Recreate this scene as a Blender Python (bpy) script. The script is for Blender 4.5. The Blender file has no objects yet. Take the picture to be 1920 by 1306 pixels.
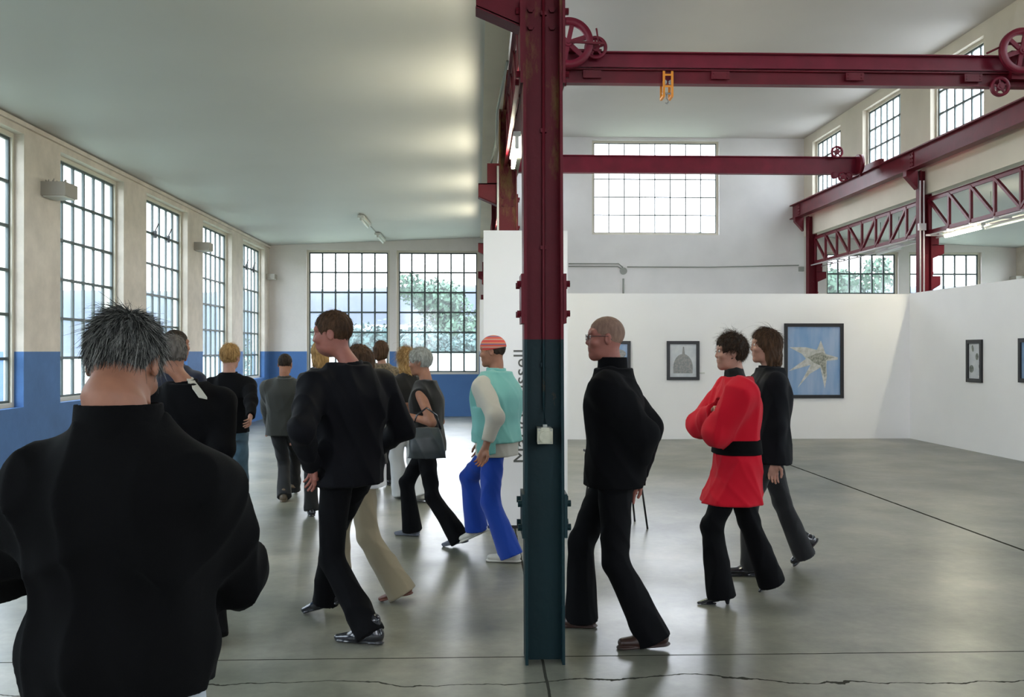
import bpy, math, random
import numpy as np
from mathutils import Vector, Matrix

random.seed(7); rng = np.random.default_rng(7)
R = math.radians
SC = bpy.context.scene
COL = SC.collection

# ------------------------------------------------------------------ camera
F = 1820.0; YAW = math.atan(64 / F); EYE = 1.58
cam_d = bpy.data.cameras.new('camera'); cam = bpy.data.objects.new('camera', cam_d); COL.objects.link(cam)
cam_d.sensor_width = 36.0; cam_d.lens = F / 1920 * 36.0; cam_d.clip_start = 0.05; cam_d.clip_end = 1500
cam.location = (0, 0, EYE); cam.rotation_euler = (R(90 + 0.157), 0, -YAW)
SC.camera = cam

# ------------------------------------------------------------------ sky and exposure
W = bpy.data.worlds.new('overcast_sky'); SC.world = W; W.use_nodes = True
nt = W.node_tree; nt.nodes.clear()
wo = nt.nodes.new('ShaderNodeOutputWorld'); bg = nt.nodes.new('ShaderNodeBackground')
tc = nt.nodes.new('ShaderNodeTexCoord'); sx = nt.nodes.new('ShaderNodeSeparateXYZ'); rp = nt.nodes.new('ShaderNodeValToRGB')
nt.links.new(tc.outputs['Generated'], sx.inputs[0]); nt.links.new(sx.outputs['Z'], rp.inputs[0])
rp.color_ramp.elements[0].position = 0.0; rp.color_ramp.elements[0].color = (0.93, 0.94, 1.0, 1)
rp.color_ramp.elements[1].position = 0.6; rp.color_ramp.elements[1].color = (0.82, 0.88, 1.0, 1)
nt.links.new(rp.outputs[0], bg.inputs[0]); bg.inputs[1].default_value = 1.0
nt.links.new(bg.outputs[0], wo.inputs[0])
SC.view_settings.view_transform = 'Standard'; SC.view_settings.look = 'None'
SC.view_settings.gamma = 1.0; SC.view_settings.use_curve_mapping = False
SC.view_settings.exposure = 3.55
try:
    SC.cycles.use_denoising = True
    SC.cycles.max_bounces = 9; SC.cycles.diffuse_bounces = 6; SC.cycles.glossy_bounces = 3
    SC.cycles.transparent_max_bounces = 16; SC.cycles.transmission_bounces = 4
    SC.cycles.caustics_reflective = False; SC.cycles.caustics_refractive = False
    SC.cycles.sample_clamp_indirect = 6.0
except Exception:
    pass

def at(px, py, Y):
    """the point of the place at depth Y that stands behind photo pixel (px, py)"""
    t = math.tan(math.atan((px - 960) / F) + YAW); X = Y * t
    z = X * math.sin(YAW) + Y * math.cos(YAW)
    return Vector((X, Y, EYE + (658 - py) * z / F))
def gx(px, Y): return at(px, 658, Y).x

# ------------------------------------------------------------------ materials
def mat(name, col, rough=0.7, metal=0.0, noise=0.0, nscale=4.0, bump=0.0, bscale=60.0, sheen=0.0, spec=0.5, emit=None, estr=0.0, col2=None, aniso=None):
    m = bpy.data.materials.new(name); m.use_nodes = True
    n = m.node_tree; b = n.nodes['Principled BSDF']
    b.inputs['Base Color'].default_value = (*col, 1); b.inputs['Roughness'].default_value = rough
    b.inputs['Metallic'].default_value = metal
    b.inputs['Specular IOR Level'].default_value = spec
    if sheen: b.inputs['Sheen Weight'].default_value = sheen; b.inputs['Sheen Roughness'].default_value = 0.6
    if emit: b.inputs['Emission Color'].default_value = (*emit, 1); b.inputs['Emission Strength'].default_value = estr
    t = n.nodes.new('ShaderNodeTexCoord')
    vec = t.outputs['Object']
    if aniso:
        mp = n.nodes.new('ShaderNodeMapping'); mp.inputs['Scale'].default_value = aniso
        n.links.new(vec, mp.inputs[0]); vec = mp.outputs[0]
    if noise or col2:
        nz = n.nodes.new('ShaderNodeTexNoise'); nz.inputs['Scale'].default_value = nscale; nz.inputs['Detail'].default_value = 6
        n.links.new(vec, nz.inputs['Vector'])
        cr = n.nodes.new('ShaderNodeValToRGB'); n.links.new(nz.outputs['Fac'], cr.inputs[0])
        cr.color_ramp.elements[0].position = 0.32; cr.color_ramp.elements[1].position = 0.68
        c2 = col2 if col2 else tuple(min(1, c * (1 + noise)) for c in col)
        c1 = col if col2 else tuple(c * (1 - noise) for c in col)
        cr.color_ramp.elements[0].color = (*c1, 1); cr.color_ramp.elements[1].color = (*c2, 1)
        n.links.new(cr.outputs[0], b.inputs['Base Color'])
    if bump:
        nb = n.nodes.new('ShaderNodeTexNoise'); nb.inputs['Scale'].default_value = bscale; nb.inputs['Detail'].default_value = 4
        n.links.new(vec, nb.inputs['Vector'])
        bm = n.nodes.new('ShaderNodeBump'); bm.inputs['Strength'].default_value = bump; bm.inputs['Distance'].default_value = 0.004
        n.links.new(nb.outputs['Fac'], bm.inputs['Height']); n.links.new(bm.outputs[0], b.inputs['Normal'])
    return m

def two_tone(name, low, high, z, rough=0.7, noise=0.12, nscale=1.5, spec=0.5, bump=0.15, blotch=None, line=None):
    """paint below height z and above it, with blotchy wear; world coordinates"""
    m = bpy.data.materials.new(name); m.use_nodes = True
    n = m.node_tree; b = n.nodes['Principled BSDF']; b.inputs['Roughness'].default_value = rough
    b.inputs['Specular IOR Level'].default_value = spec
    g = n.nodes.new('ShaderNodeNewGeometry'); s = n.nodes.new('ShaderNodeSeparateXYZ'); n.links.new(g.outputs['Position'], s.inputs[0])
    gt = n.nodes.new('ShaderNodeMath'); gt.operation = 'GREATER_THAN'; gt.inputs[1].default_value = z
    n.links.new(s.outputs['Z'], gt.inputs[0])
    mx = n.nodes.new('ShaderNodeMix'); mx.data_type = 'RGBA'
    n.links.new(gt.outputs[0], mx.inputs['Factor']); mx.inputs['A'].default_value = (*low, 1); mx.inputs['B'].default_value = (*high, 1)
    nz = n.nodes.new('ShaderNodeTexNoise'); nz.inputs['Scale'].default_value = nscale; nz.inputs['Detail'].default_value = 8
    nz.inputs['Roughness'].default_value = 0.65
    n.links.new(g.outputs['Position'], nz.inputs['Vector'])
    mr = n.nodes.new('ShaderNodeMapRange'); n.links.new(nz.outputs['Fac'], mr.inputs[0])
    mr.inputs[1].default_value = 0.3; mr.inputs[2].default_value = 0.7; mr.inputs[3].default_value = 1 - noise; mr.inputs[4].default_value = 1 + noise
    mu = n.nodes.new('ShaderNodeVectorMath'); mu.operation = 'SCALE'
    n.links.new(mx.outputs['Result'], mu.inputs[0]); n.links.new(mr.outputs[0], mu.inputs['Scale'])
    out = mu.outputs[0]
    if blotch:
        n2 = n.nodes.new('ShaderNodeTexNoise'); n2.inputs['Scale'].default_value = 3.0; n2.inputs['Detail'].default_value = 9
        n2.inputs['Roughness'].default_value = 0.75
        mp = n.nodes.new('ShaderNodeMapping'); mp.inputs['Scale'].default_value = (1, 1, 0.35)
        n.links.new(g.outputs['Position'], mp.inputs[0]); n.links.new(mp.outputs[0], n2.inputs['Vector'])
        zz = n.nodes.new('ShaderNodeMapRange'); n.links.new(s.outputs['Z'], zz.inputs[0]); zz.inputs[1].default_value = 2.4; zz.inputs[2].default_value = 3.3; zz.inputs[4].default_value = blotch[2] if len(blotch) > 2 else 0
        ad = n.nodes.new('ShaderNodeMath'); ad.operation = 'ADD'; n.links.new(n2.outputs['Fac'], ad.inputs[0]); n.links.new(zz.outputs[0], ad.inputs[1])
        rr = n.nodes.new('ShaderNodeMapRange'); n.links.new(ad.outputs[0], rr.inputs[0])
        rr.inputs[1].default_value = blotch[1]; rr.inputs[2].default_value = blotch[1] + 0.1
        m3 = n.nodes.new('ShaderNodeMix'); m3.data_type = 'RGBA'; n.links.new(rr.outputs[0], m3.inputs['Factor'])
        n.links.new(out, m3.inputs['A']); m3.inputs['B'].default_value = (*blotch[0], 1); out = m3.outputs['Result']
    n.links.new(out, b.inputs['Base Color'])
    if bump:
        nb = n.nodes.new('ShaderNodeTexNoise'); nb.inputs['Scale'].default_value = 25; nb.inputs['Detail'].default_value = 5
        n.links.new(g.outputs['Position'], nb.inputs['Vector'])
        bm = n.nodes.new('ShaderNodeBump'); bm.inputs['Strength'].default_value = bump; bm.inputs['Distance'].default_value = 0.01
        n.links.new(nb.outputs['Fac'], bm.inputs['Height']); n.links.new(bm.outputs[0], b.inputs['Normal'])
    return m

def floor_material():
    m = bpy.data.materials.new('polished_concrete'); m.use_nodes = True
    n = m.node_tree; L = n.links; b = n.nodes['Principled BSDF']
    g = n.nodes.new('ShaderNodeNewGeometry'); pos = g.outputs['Position']
    s = n.nodes.new('ShaderNodeSeparateXYZ'); L.new(pos, s.inputs[0])
    def noise(sc, det=6, ro=0.6, vec=pos):
        q = n.nodes.new('ShaderNodeTexNoise'); q.inputs['Scale'].default_value = sc; q.inputs['Detail'].default_value = det
        q.inputs['Roughness'].default_value = ro; L.new(vec, q.inputs['Vector']); return q.outputs['Fac']
    def math_(op, a, b_=None, c=None):
        q = n.nodes.new('ShaderNodeMath'); q.operation = op
        for i, v in enumerate((a, b_, c)):
            if v is None: continue
            if isinstance(v, (int, float)): q.inputs[i].default_value = v
            else: L.new(v, q.inputs[i])
        return q.outputs[0]
    cr = n.nodes.new('ShaderNodeValToRGB'); L.new(noise(0.75, 8, 0.66), cr.inputs[0])
    e = cr.color_ramp.elements
    e[0].position = 0.36; e[0].color = (0.105, 0.108, 0.080, 1); e[1].position = 0.64; e[1].color = (0.27, 0.255, 0.20, 1)
    k = e.new(0.5); k.color = (0.185, 0.183, 0.142, 1)
    fine = math_('ADD', math_('MULTIPLY', noise(2.6, 8, 0.7), 0.6), math_('MULTIPLY', noise(14, 6, 0.65), 0.4))
    mr = n.nodes.new('ShaderNodeMapRange'); L.new(fine, mr.inputs[0]); mr.inputs[1].default_value = .36; mr.inputs[2].default_value = .64
    mr.inputs[3].default_value = .80; mr.inputs[4].default_value = 1.20
    mu = n.nodes.new('ShaderNodeVectorMath'); mu.operation = 'SCALE'; L.new(cr.outputs[0], mu.inputs[0]); L.new(mr.outputs[0], mu.inputs['Scale'])
    # joints: straight saw cuts and one wandering crack
    def near(coord, c, w):
        return math_('LESS_THAN', math_('ABSOLUTE', math_('SUBTRACT', coord, c)), w)
    wob = math_('MULTIPLY', math_('SUBTRACT', noise(1.6, 5, 0.6), 0.5), 0.34)
    wob2 = math_('MULTIPLY', math_('SUBTRACT', noise(0.5, 4, 0.6), 0.5), 0.55)
    tiny = math_('MULTIPLY', math_('SUBTRACT', noise(6.0, 3, 0.5), 0.5), 0.012)
    yj = math_('ADD', s.outputs['Y'], tiny); xj = math_('ADD', s.outputs['X'], tiny)
    xcut = near(xj, 4.33, 0.016)
    c1 = near(yj, 5.02, 0.006); c2 = near(xj, 0.33, 0.007)
    crack = near(math_('ADD', math_('ADD', s.outputs['Y'], wob), wob2), 4.62, 0.007)
    tot = math_('MAXIMUM', math_('MAXIMUM', xcut, c1), math_('MAXIMUM', c2, crack))
    # small dark pits
    vo = n.nodes.new('ShaderNodeTexVoronoi'); vo.inputs['Scale'].default_value = 2.3; L.new(pos, vo.inputs['Vector'])
    pit = math_('LESS_THAN', vo.outputs['Distance'], 0.017)
    tot = math_('MAXIMUM', math_('MULTIPLY', tot, 0.9), math_('MULTIPLY', pit, 0.5))
    mx = n.nodes.new('ShaderNodeMix'); mx.data_type = 'RGBA'; L.new(tot, mx.inputs['Factor']); L.new(mu.outputs[0], mx.inputs['A'])
    mx.inputs['B'].default_value = (0.03, 0.03, 0.025, 1)
    L.new(mx.outputs['Result'], b.inputs['Base Color'])
    r = n.nodes.new('ShaderNodeMapRange'); L.new(noise(1.3, 3, 0.55), r.inputs[0]); r.inputs[1].default_value = .3; r.inputs[2].default_value = .7
    r.inputs[3].default_value = 0.285; r.inputs[4].default_value = 0.37; L.new(r.outputs[0], b.inputs['Roughness'])
    L.new(math_('SUBTRACT', 0.75, math_('MINIMUM', math_('MULTIPLY', tot, 1.2), 0.75)), b.inputs['Specular IOR Level'])
    mp = n.nodes.new('ShaderNodeMapping'); mp.inputs['Scale'].default_value = (1.2, 5.0, 1); L.new(pos, mp.inputs[0])
    bm = n.nodes.new('ShaderNodeBump'); bm.inputs['Strength'].default_value = 0.05; bm.inputs['Distance'].default_value = 0.006
    h = math_('SUBTRACT', math_('ADD', noise(2.2, 2, 0.5, mp.outputs[0]), math_('MULTIPLY', noise(30, 3), 0.03)), math_('MULTIPLY', tot, 0.5))
    L.new(h, bm.inputs['Height']); L.new(bm.outputs[0], b.inputs['Normal'])
    return m

def glass_material(name, tint, milk, milkcol=(0.85, 0.92, 0.92)):
    """thin pane: mostly see-through, a share of milky scattering and a faint gloss"""
    m = bpy.data.materials.new(name); m.use_nodes = True; n = m.node_tree; n.nodes.clear(); L = n.links
    o = n.nodes.new('ShaderNodeOutputMaterial'); tr = n.nodes.new('ShaderNodeBsdfTransparent'); tr.inputs[0].default_value = (*tint, 1)
    tl = n.nodes.new('ShaderNodeBsdfTranslucent'); tl.inputs[0].default_value = (*milkcol, 1)
    gl = n.nodes.new('ShaderNodeBsdfGlossy'); gl.inputs['Roughness'].default_value = 0.05
    g = n.nodes.new('ShaderNodeNewGeometry'); nz = n.nodes.new('ShaderNodeTexNoise'); nz.inputs['Scale'].default_value = 1.6; nz.inputs['Detail'].default_value = 5
    L.new(g.outputs['Position'], nz.inputs['Vector'])
    mr = n.nodes.new('ShaderNodeMapRange'); L.new(nz.outputs['Fac'], mr.inputs[0]); mr.inputs[1].default_value = .35; mr.inputs[2].default_value = .65
    mr.inputs[3].default_value = max(0, milk * .75); mr.inputs[4].default_value = min(1, milk * 1.25)
    m1 = n.nodes.new('ShaderNodeMixShader'); L.new(mr.outputs[0], m1.inputs[0]); L.new(tr.outputs[0], m1.inputs[1]); L.new(tl.outputs[0], m1.inputs[2])
    m2 = n.nodes.new('ShaderNodeMixShader'); m2.inputs[0].default_value = 0.05; L.new(m1.outputs[0], m2.inputs[1]); L.new(gl.outputs[0], m2.inputs[2])
    L.new(m2.outputs[0], o.inputs[0]); return m

BLUE = (0.055, 0.14, 0.33)
M = {}
M['floor'] = floor_material()
M['wall'] = two_tone('aisle_wall_paint', BLUE, (0.60, 0.53, 0.46), 1.575, 0.75, 0.16, 2.2, blotch=((0.40, 0.41, 0.40), 0.69))
M['wall_back'] = two_tone('end_wall_paint', BLUE, (0.66, 0.61, 0.58), 1.575, 0.75, 0.07, 0.9)
M['wall_nave'] = mat('nave_wall_paint', (0.74, 0.715, 0.71), 0.8, noise=0.08, nscale=0.8, bump=0.15, bscale=20)
M['upper'] = mat('cream_upper_wall', (0.66, 0.60, 0.50), 0.8, noise=0.06, nscale=1.0)
M['ceil'] = mat('aisle_ceiling_paint', (0.53, 0.52, 0.50), 0.55, noise=0.03, nscale=0.6)
M['ceil2'] = mat('nave_ceiling_paint', (0.56, 0.53, 0.50), 0.8, noise=0.03, nscale=0.6)
M['bars'] = mat('green_steel_bars', (0.055, 0.075, 0.075), 0.5)
M['surround'] = mat('cream_window_surround', (0.58, 0.54, 0.45), 0.6)
M['glass_left'] = glass_material('milky_glass', (0.84, 0.93, 0.94), 0.09)
M['glass_cler'] = glass_material('clerestory_glass', (0.90, 0.97, 0.98), 0.25)
M['glass_clear'] = glass_material('clear_glass', (0.96, 0.98, 0.99), 0.05)
M['glass_frost'] = glass_material('frosted_glass', (0.93, 0.97, 0.98), 0.85)
M['red'] = mat('dark_red_steel_paint', (0.13, 0.006, 0.016), 0.42, spec=.35, noise=0.18, nscale=3, bump=0.2, bscale=18)
M['redbright'] = mat('red_crane_paint', (0.17, 0.008, 0.026), 0.4, spec=.35, noise=0.15, nscale=4, bump=0.2, bscale=18)
M['red_col'] = two_tone('column_paint', (0.004, 0.020, 0.024), (0.105, 0.004, 0.011), 1.64, 0.55, 0.15, 3.0, blotch=((0.16, 0.085, 0.025), 0.62, 0.0), spec=.22)
M['red_blotched'] = two_tone('blotched_column_paint', (0.004, 0.020, 0.024), (0.105, 0.004, 0.011), 1.64, 0.55, 0.15, 3.0, blotch=((0.16, 0.085, 0.025), 0.64, 0.16), spec=.22)  # gold-brown blotches that spread towards the top of the column
M['white'] = mat('white_partition_paint', (0.88, 0.87, 0.87), 0.75, noise=0.02, nscale=1.0)
M['black'] = mat('black_frame_lacquer', (0.012, 0.012, 0.014), 0.4)
M['tube'] = mat('lit_tube', (0.9, 0.9, 0.8), 0.5, emit=(1.0, 0.95, 0.72), estr=15)
M['dimtube'] = mat('unlit_tube', (0.8, 0.82, 0.8), 0.4)
M['fixture'] = mat('pale_fixture_metal', (0.62, 0.62, 0.58), 0.5)
M['conduit'] = mat('grey_conduit', (0.30, 0.31, 0.28), 0.5)
M['palepipe'] = mat('pale_pipe', (0.66, 0.60, 0.62), 0.4)
M['socket'] = mat('aged_ivory_plastic', (0.42, 0.41, 0.31), 0.5, noise=0.1, nscale=30)
M['hoist'] = mat('yellow_trolley_paint', (0.75, 0.27, 0.02), 0.45)
M['steel'] = mat('bare_steel', (0.35, 0.36, 0.37), 0.35, metal=0.9)
M['box'] = mat('greige_lamp_box', (0.34, 0.31, 0.27), 0.7)
M['ink'] = mat('grey_lettering', (0.10, 0.10, 0.09), 0.7)
M['leaf'] = mat('leaf_green', (0.018, 0.055, 0.030), 0.7, col2=(0.045, 0.11, 0.065), nscale=0.7)
M['leaf2'] = mat('leaf_blue_green', (0.014, 0.050, 0.048), 0.7, col2=(0.038, 0.095, 0.088), nscale=0.5)
M['bark'] = mat('bark', (0.12, 0.10, 0.08), 0.9)
M['hill'] = mat('hazy_wooded_hill', (0.012, 0.024, 0.043), 0.95, noise=0.2, nscale=0.06)  # the blue of distance haze is mixed into the hill's base colour
M['grass'] = mat('yard_ground', (0.20, 0.24, 0.18), 0.95, noise=0.2, nscale=0.3)
M['render'] = mat('pale_render', (0.62, 0.64, 0.64), 0.9, noise=0.06, nscale=1)
M['greyrender'] = mat('grey_render', (0.075, 0.095, 0.105), 0.9, noise=0.1, nscale=1)
M['roof'] = mat('grey_roof', (0.22, 0.25, 0.29), 0.8)
M['eye'] = mat('eye_white', (0.62, 0.60, 0.57), 0.25)
M['iris'] = mat('dark_iris', (0.03, 0.02, 0.015), 0.2)

# ------------------------------------------------------------------ mesh helpers
def link(name, me, m=None, parent=None):
    o = bpy.data.objects.new(name, me); COL.objects.link(o)
    if m is not None: me.materials.append(m)
    if parent is not None: o.parent = parent
    return o
def empty(name, loc=(0, 0, 0), rz=0.0):
    o = bpy.data.objects.new(name, None); COL.objects.link(o); o.location = loc; o.rotation_euler.z = rz
    o.empty_display_size = 0.1; return o
def tag(o, label=None, cat=None, group=None, kind=None):
    if label: o['label'] = label
    if cat: o['category'] = cat
    if group: o['group'] = group
    if kind: o['kind'] = kind
    return o
class MB:
    def __init__(s): s.v = []; s.f = []; s.sm = []
    def add(s, vs, fs, smooth=False):
        n = len(s.v); s.v += [tuple(v) for v in vs]; s.f += [tuple(i + n for i in f) for f in fs]; s.sm += [smooth] * len(fs); return s
    def box(s, x0, x1, y0, y1, z0, z1):
        vs = [(x0, y0, z0), (x1, y0, z0), (x1, y1, z0), (x0, y1, z0), (x0, y0, z1), (x1, y0, z1), (x1, y1, z1), (x0, y1, z1)]
        return s.add(vs, [(0, 3, 2, 1), (4, 5, 6, 7), (0, 1, 5, 4), (1, 2, 6, 5), (2, 3, 7, 6), (3, 0, 4, 7)])
    def bar(s, a, b, w, h, up=(0, 0, 1), off=(0, 0)):
        """box along a-b, w across, h along up"""
        a = Vector(a); b = Vector(b); d = (b - a).normalized(); up = Vector(up)
        if abs(d.dot(up)) > 0.99: up = Vector((0, 1, 0))
        x = d.cross(up).normalized(); u = x.cross(d).normalized()
        a = a + x * off[0] + u * off[1]; b = b + x * off[0] + u * off[1]
        vs = []
        for p in (a, b):
            for sx_, su in ((-1, -1), (1, -1), (1, 1), (-1, 1)): vs.append(p + x * sx_ * w / 2 + u * su * h / 2)
        return s.add(vs, [(0, 1, 2, 3), (7, 6, 5, 4), (0, 4, 5, 1), (1, 5, 6, 2), (2, 6, 7, 3), (3, 7, 4, 0)])
    def ibeam(s, a, b, h, w, tf, tw):
        s.bar(a, b, tw, h - tf, off=(0, 0)); s.bar(a, b, w, tf, off=(0, h / 2 - tf / 2)); s.bar(a, b, w, tf, off=(0, -h / 2 + tf / 2)); return s
    def tube(s, pts, r, n=8, cap=True, smooth=True):
        pts = [Vector(p) for p in pts]; rs = r if isinstance(r, (list, tuple)) else [r] * len(pts)
        rings = []; up = Vector((0, 0, 1)); vs = []; fs = []
        for i, p in enumerate(pts):
            d = (pts[min(i + 1, len(pts) - 1)] - pts[max(i - 1, 0)]).normalized()
            u = up if abs(d.dot(up)) < 0.95 else Vector((0, 1, 0))
            x = d.cross(u).normalized(); y = x.cross(d)
            for k in range(n):
                t = 2 * math.pi * k / n; vs.append(p + (x * math.cos(t) + y * math.sin(t)) * rs[i])
        for i in range(len(pts) - 1):
            for k in range(n): fs.append((i * n + k, i * n + (k + 1) % n, (i + 1) * n + (k + 1) % n, (i + 1) * n + k))
        s.add(vs, fs, smooth)
        if cap:
            m0 = len(s.v) - len(vs); s.f.append(tuple(m0 + k for k in reversed(range(n)))); s.sm.append(False)
            m1 = m0 + (len(pts) - 1) * n; s.f.append(tuple(m1 + k for k in range(n))); s.sm.append(False)
        return s
    def prism(s, poly, d0, d1, axis='y'):
        """poly: list of (u, w); extruded along axis"""
        n = len(poly); mk = {'y': lambda u, w, d: (u, d, w), 'x': lambda u, w, d: (d, u, w), 'z': lambda u, w, d: (u, w, d)}[axis]
        vs = [mk(u, w, d0) for u, w in poly] + [mk(u, w, d1) for u, w in poly]
        return s.add(vs, [tuple(range(n)), tuple(reversed(range(n, 2 * n)))] + [(i, n + i, n + (i + 1) % n, (i + 1) % n) for i in range(n)])
    def build(s, name, m, parent=None):
        me = bpy.data.meshes.new(name); me.from_pydata(s.v, [], s.f)
        me.polygons.foreach_set('use_smooth', s.sm); me.validate(); me.update()
        import bmesh
        bm = bmesh.new(); bm.from_mesh(me); bmesh.ops.recalc_face_normals(bm, faces=bm.faces); bm.to_mesh(me); bm.free()
        return link(name, me, m, parent)

# ------------------------------------------------------------------ building shell
XL, XR, YB, YF = -5.02, 13.30, 23.55, -7.0
COLX, COLXR = 0.34, 7.98
COLY = [4.98, 11.04, 17.10, 23.16]
def wall_holes(name, axis, c0, c1, u0, u1, z0, z1, holes, m):
    """wall slab; axis 'x' = plane of constant x (u runs along y); 'y' = constant y (u runs along x)"""
    us = sorted({u0, u1} | {h[0] for h in holes} | {h[1] for h in holes}); zs = sorted({z0, z1} | {h[2] for h in holes} | {h[3] for h in holes})
    nu, nz = len(us) - 1, len(zs) - 1
    solid = [[not any(h[0] < (us[i] + us[i + 1]) / 2 < h[1] and h[2] < (zs[j] + zs[j + 1]) / 2 < h[3] for h in holes) for j in range(nz)] for i in range(nu)]
    b = MB()
    def P(u, c, z): return (c, u, z) if axis == 'x' else (u, c, z)
    def S(i, j): return 0 <= i < nu and 0 <= j < nz and solid[i][j]
    for i in range(nu):
        for j in range(nz):
            if not solid[i][j]: continue
            a, d, e, f_ = us[i], us[i + 1], zs[j], zs[j + 1]
            for c in (c0, c1): b.add([P(a, c, e), P(d, c, e), P(d, c, f_), P(a, c, f_)], [(0, 1, 2, 3)])
            if not S(i - 1, j): b.add([P(a, c0, e), P(a, c1, e), P(a, c1, f_), P(a, c0, f_)], [(0, 1, 2, 3)])
            if not S(i + 1, j): b.add([P(d, c0, e), P(d, c1, e), P(d, c1, f_), P(d, c0, f_)], [(0, 1, 2, 3)])
            if not S(i, j - 1): b.add([P(a, c0, e), P(d, c0, e), P(d, c1, e), P(a, c1, e)], [(0, 1, 2, 3)])
            if not S(i, j + 1): b.add([P(a, c0, f_), P(d, c0, f_), P(d, c1, f_), P(a, c1, f_)], [(0, 1, 2, 3)])
    # one welded shell so that its normals are consistent
    import bmesh
    me = bpy.data.meshes.new(name); me.from_pydata(b.v, [], b.f)
    bm = bmesh.new(); bm.from_mesh(me); bmesh.ops.remove_doubles(bm, verts=bm.verts, dist=1e-5); bmesh.ops.recalc_face_normals(bm, faces=bm.faces); bm.to_mesh(me); bm.free()
    return tag(link(name, me, m), kind='structure')

tag(MB().box(XL - .3, XR + .3, YF - .3, YB + .3, -0.2, 0).build('floor', M['floor']), kind='structure')
PER = 3.03
win_y = [(8.83 + PER * (k - 4), 10.92 + PER * (k - 4)) for k in range(9)]           # side aisle windows
win_y = [w for w in win_y if w[0] > YF + .3 and w[1] < YB]
WZ0, WZ1 = 0.96, 3.98
cler_y = [(21.14 + PER * k, 22.95 + PER * k) for k in range(-8, 1)]
CZ0, CZ1 = 4.92, 6.58
bx = [(-4.13, -2.13), (-1.97, 0.03)]
rx = [(gx(1549, YB), gx(1685, YB)), (gx(1705, YB), gx(1841, YB))]
FRONT_ADDED = [(-4.2, -2.2, 1.6, 3.98), (.9, 4.0, 2.6, 6.6), (4.3, 7.4, 2.6, 6.6), (9.0, 11.0, 1.6, 3.98)]  # windows added in the unseen front wall to brighten the hall
wall_holes('wall_left', 'x', XL, XL - .28, YF, YB, 0, 4.3, [(a, b, WZ0, WZ1) for a, b in win_y], M['wall'])
wall_holes('wall_right', 'x', XR, XR + .28, YF, YB, 0, 4.3, [(a, b, WZ0, WZ1) for a, b in win_y], M['wall'])
wall_holes('wall_back_left', 'y', YB, YB + .28, XL - .28, 0.28, 0, 4.6, [(a, b, 1.02, 4.02) for a, b in bx], M['wall_back'])
wall_holes('wall_back', 'y', YB, YB + .28, 0.28, 8.0, 0, 7.0, [(2.78, 5.90, 4.42, 6.72)], M['wall_nave'])
wall_holes('wall_back_right', 'y', YB, YB + .28, 8.0, XR + .28, 0, 4.6, [(a, b, 1.02, 4.02) for a, b in rx], M['wall_back'])
wall_holes('wall_front', 'y', YF, YF - .28, XL - .28, XR + .28, 0, 7.0, FRONT_ADDED, M['wall_nave'])
wall_holes('wall_upper_left', 'x', 0.06, 0.28, YF, YB, 4.31, 6.9, [(a, b, CZ0, CZ1) for a, b in cler_y if a > YF], M['upper'])
wall_holes('wall_upper_right', 'x', 8.0, 8.24, YF, YB, 4.38, 6.9, [(a, b, CZ0, CZ1) for a, b in cler_y if a > YF], M['upper'])
NC = 6.79
tag(MB().box(0.05, 8.25, YF - .3, YB + .3, NC, NC + .15).build('ceiling_nave', M['ceil2']), kind='structure')
def slope_ceiling(name, xa, za, xb, zb):
    vs = [(xa, YF - .3, za), (xb, YF - .3, zb), (xb, YB + .3, zb), (xa, YB + .3, za)]
    vs += [(x, y, z + .14) for x, y, z in vs]
    tag(MB().add(vs, [(0, 3, 2, 1), (4, 5, 6, 7), (0, 1, 5, 4), (1, 2, 6, 5), (2, 3, 7, 6), (3, 0, 4, 7)]).build(name, M['ceil']), kind='structure')
slope_ceiling('ceiling_left', XL - .28, 4.11, 0.06, 4.335)
slope_ceiling('ceiling_right', XR + .28, 4.11, 8.24, 4.385)
# thin cornice where the ceiling meets the left wall, and painted ledge under the windows
tag(MB().box(XL, XL + .035, YF, YB, 4.055, 4.105).build('trim_1', M['wall']), kind='structure')

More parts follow.
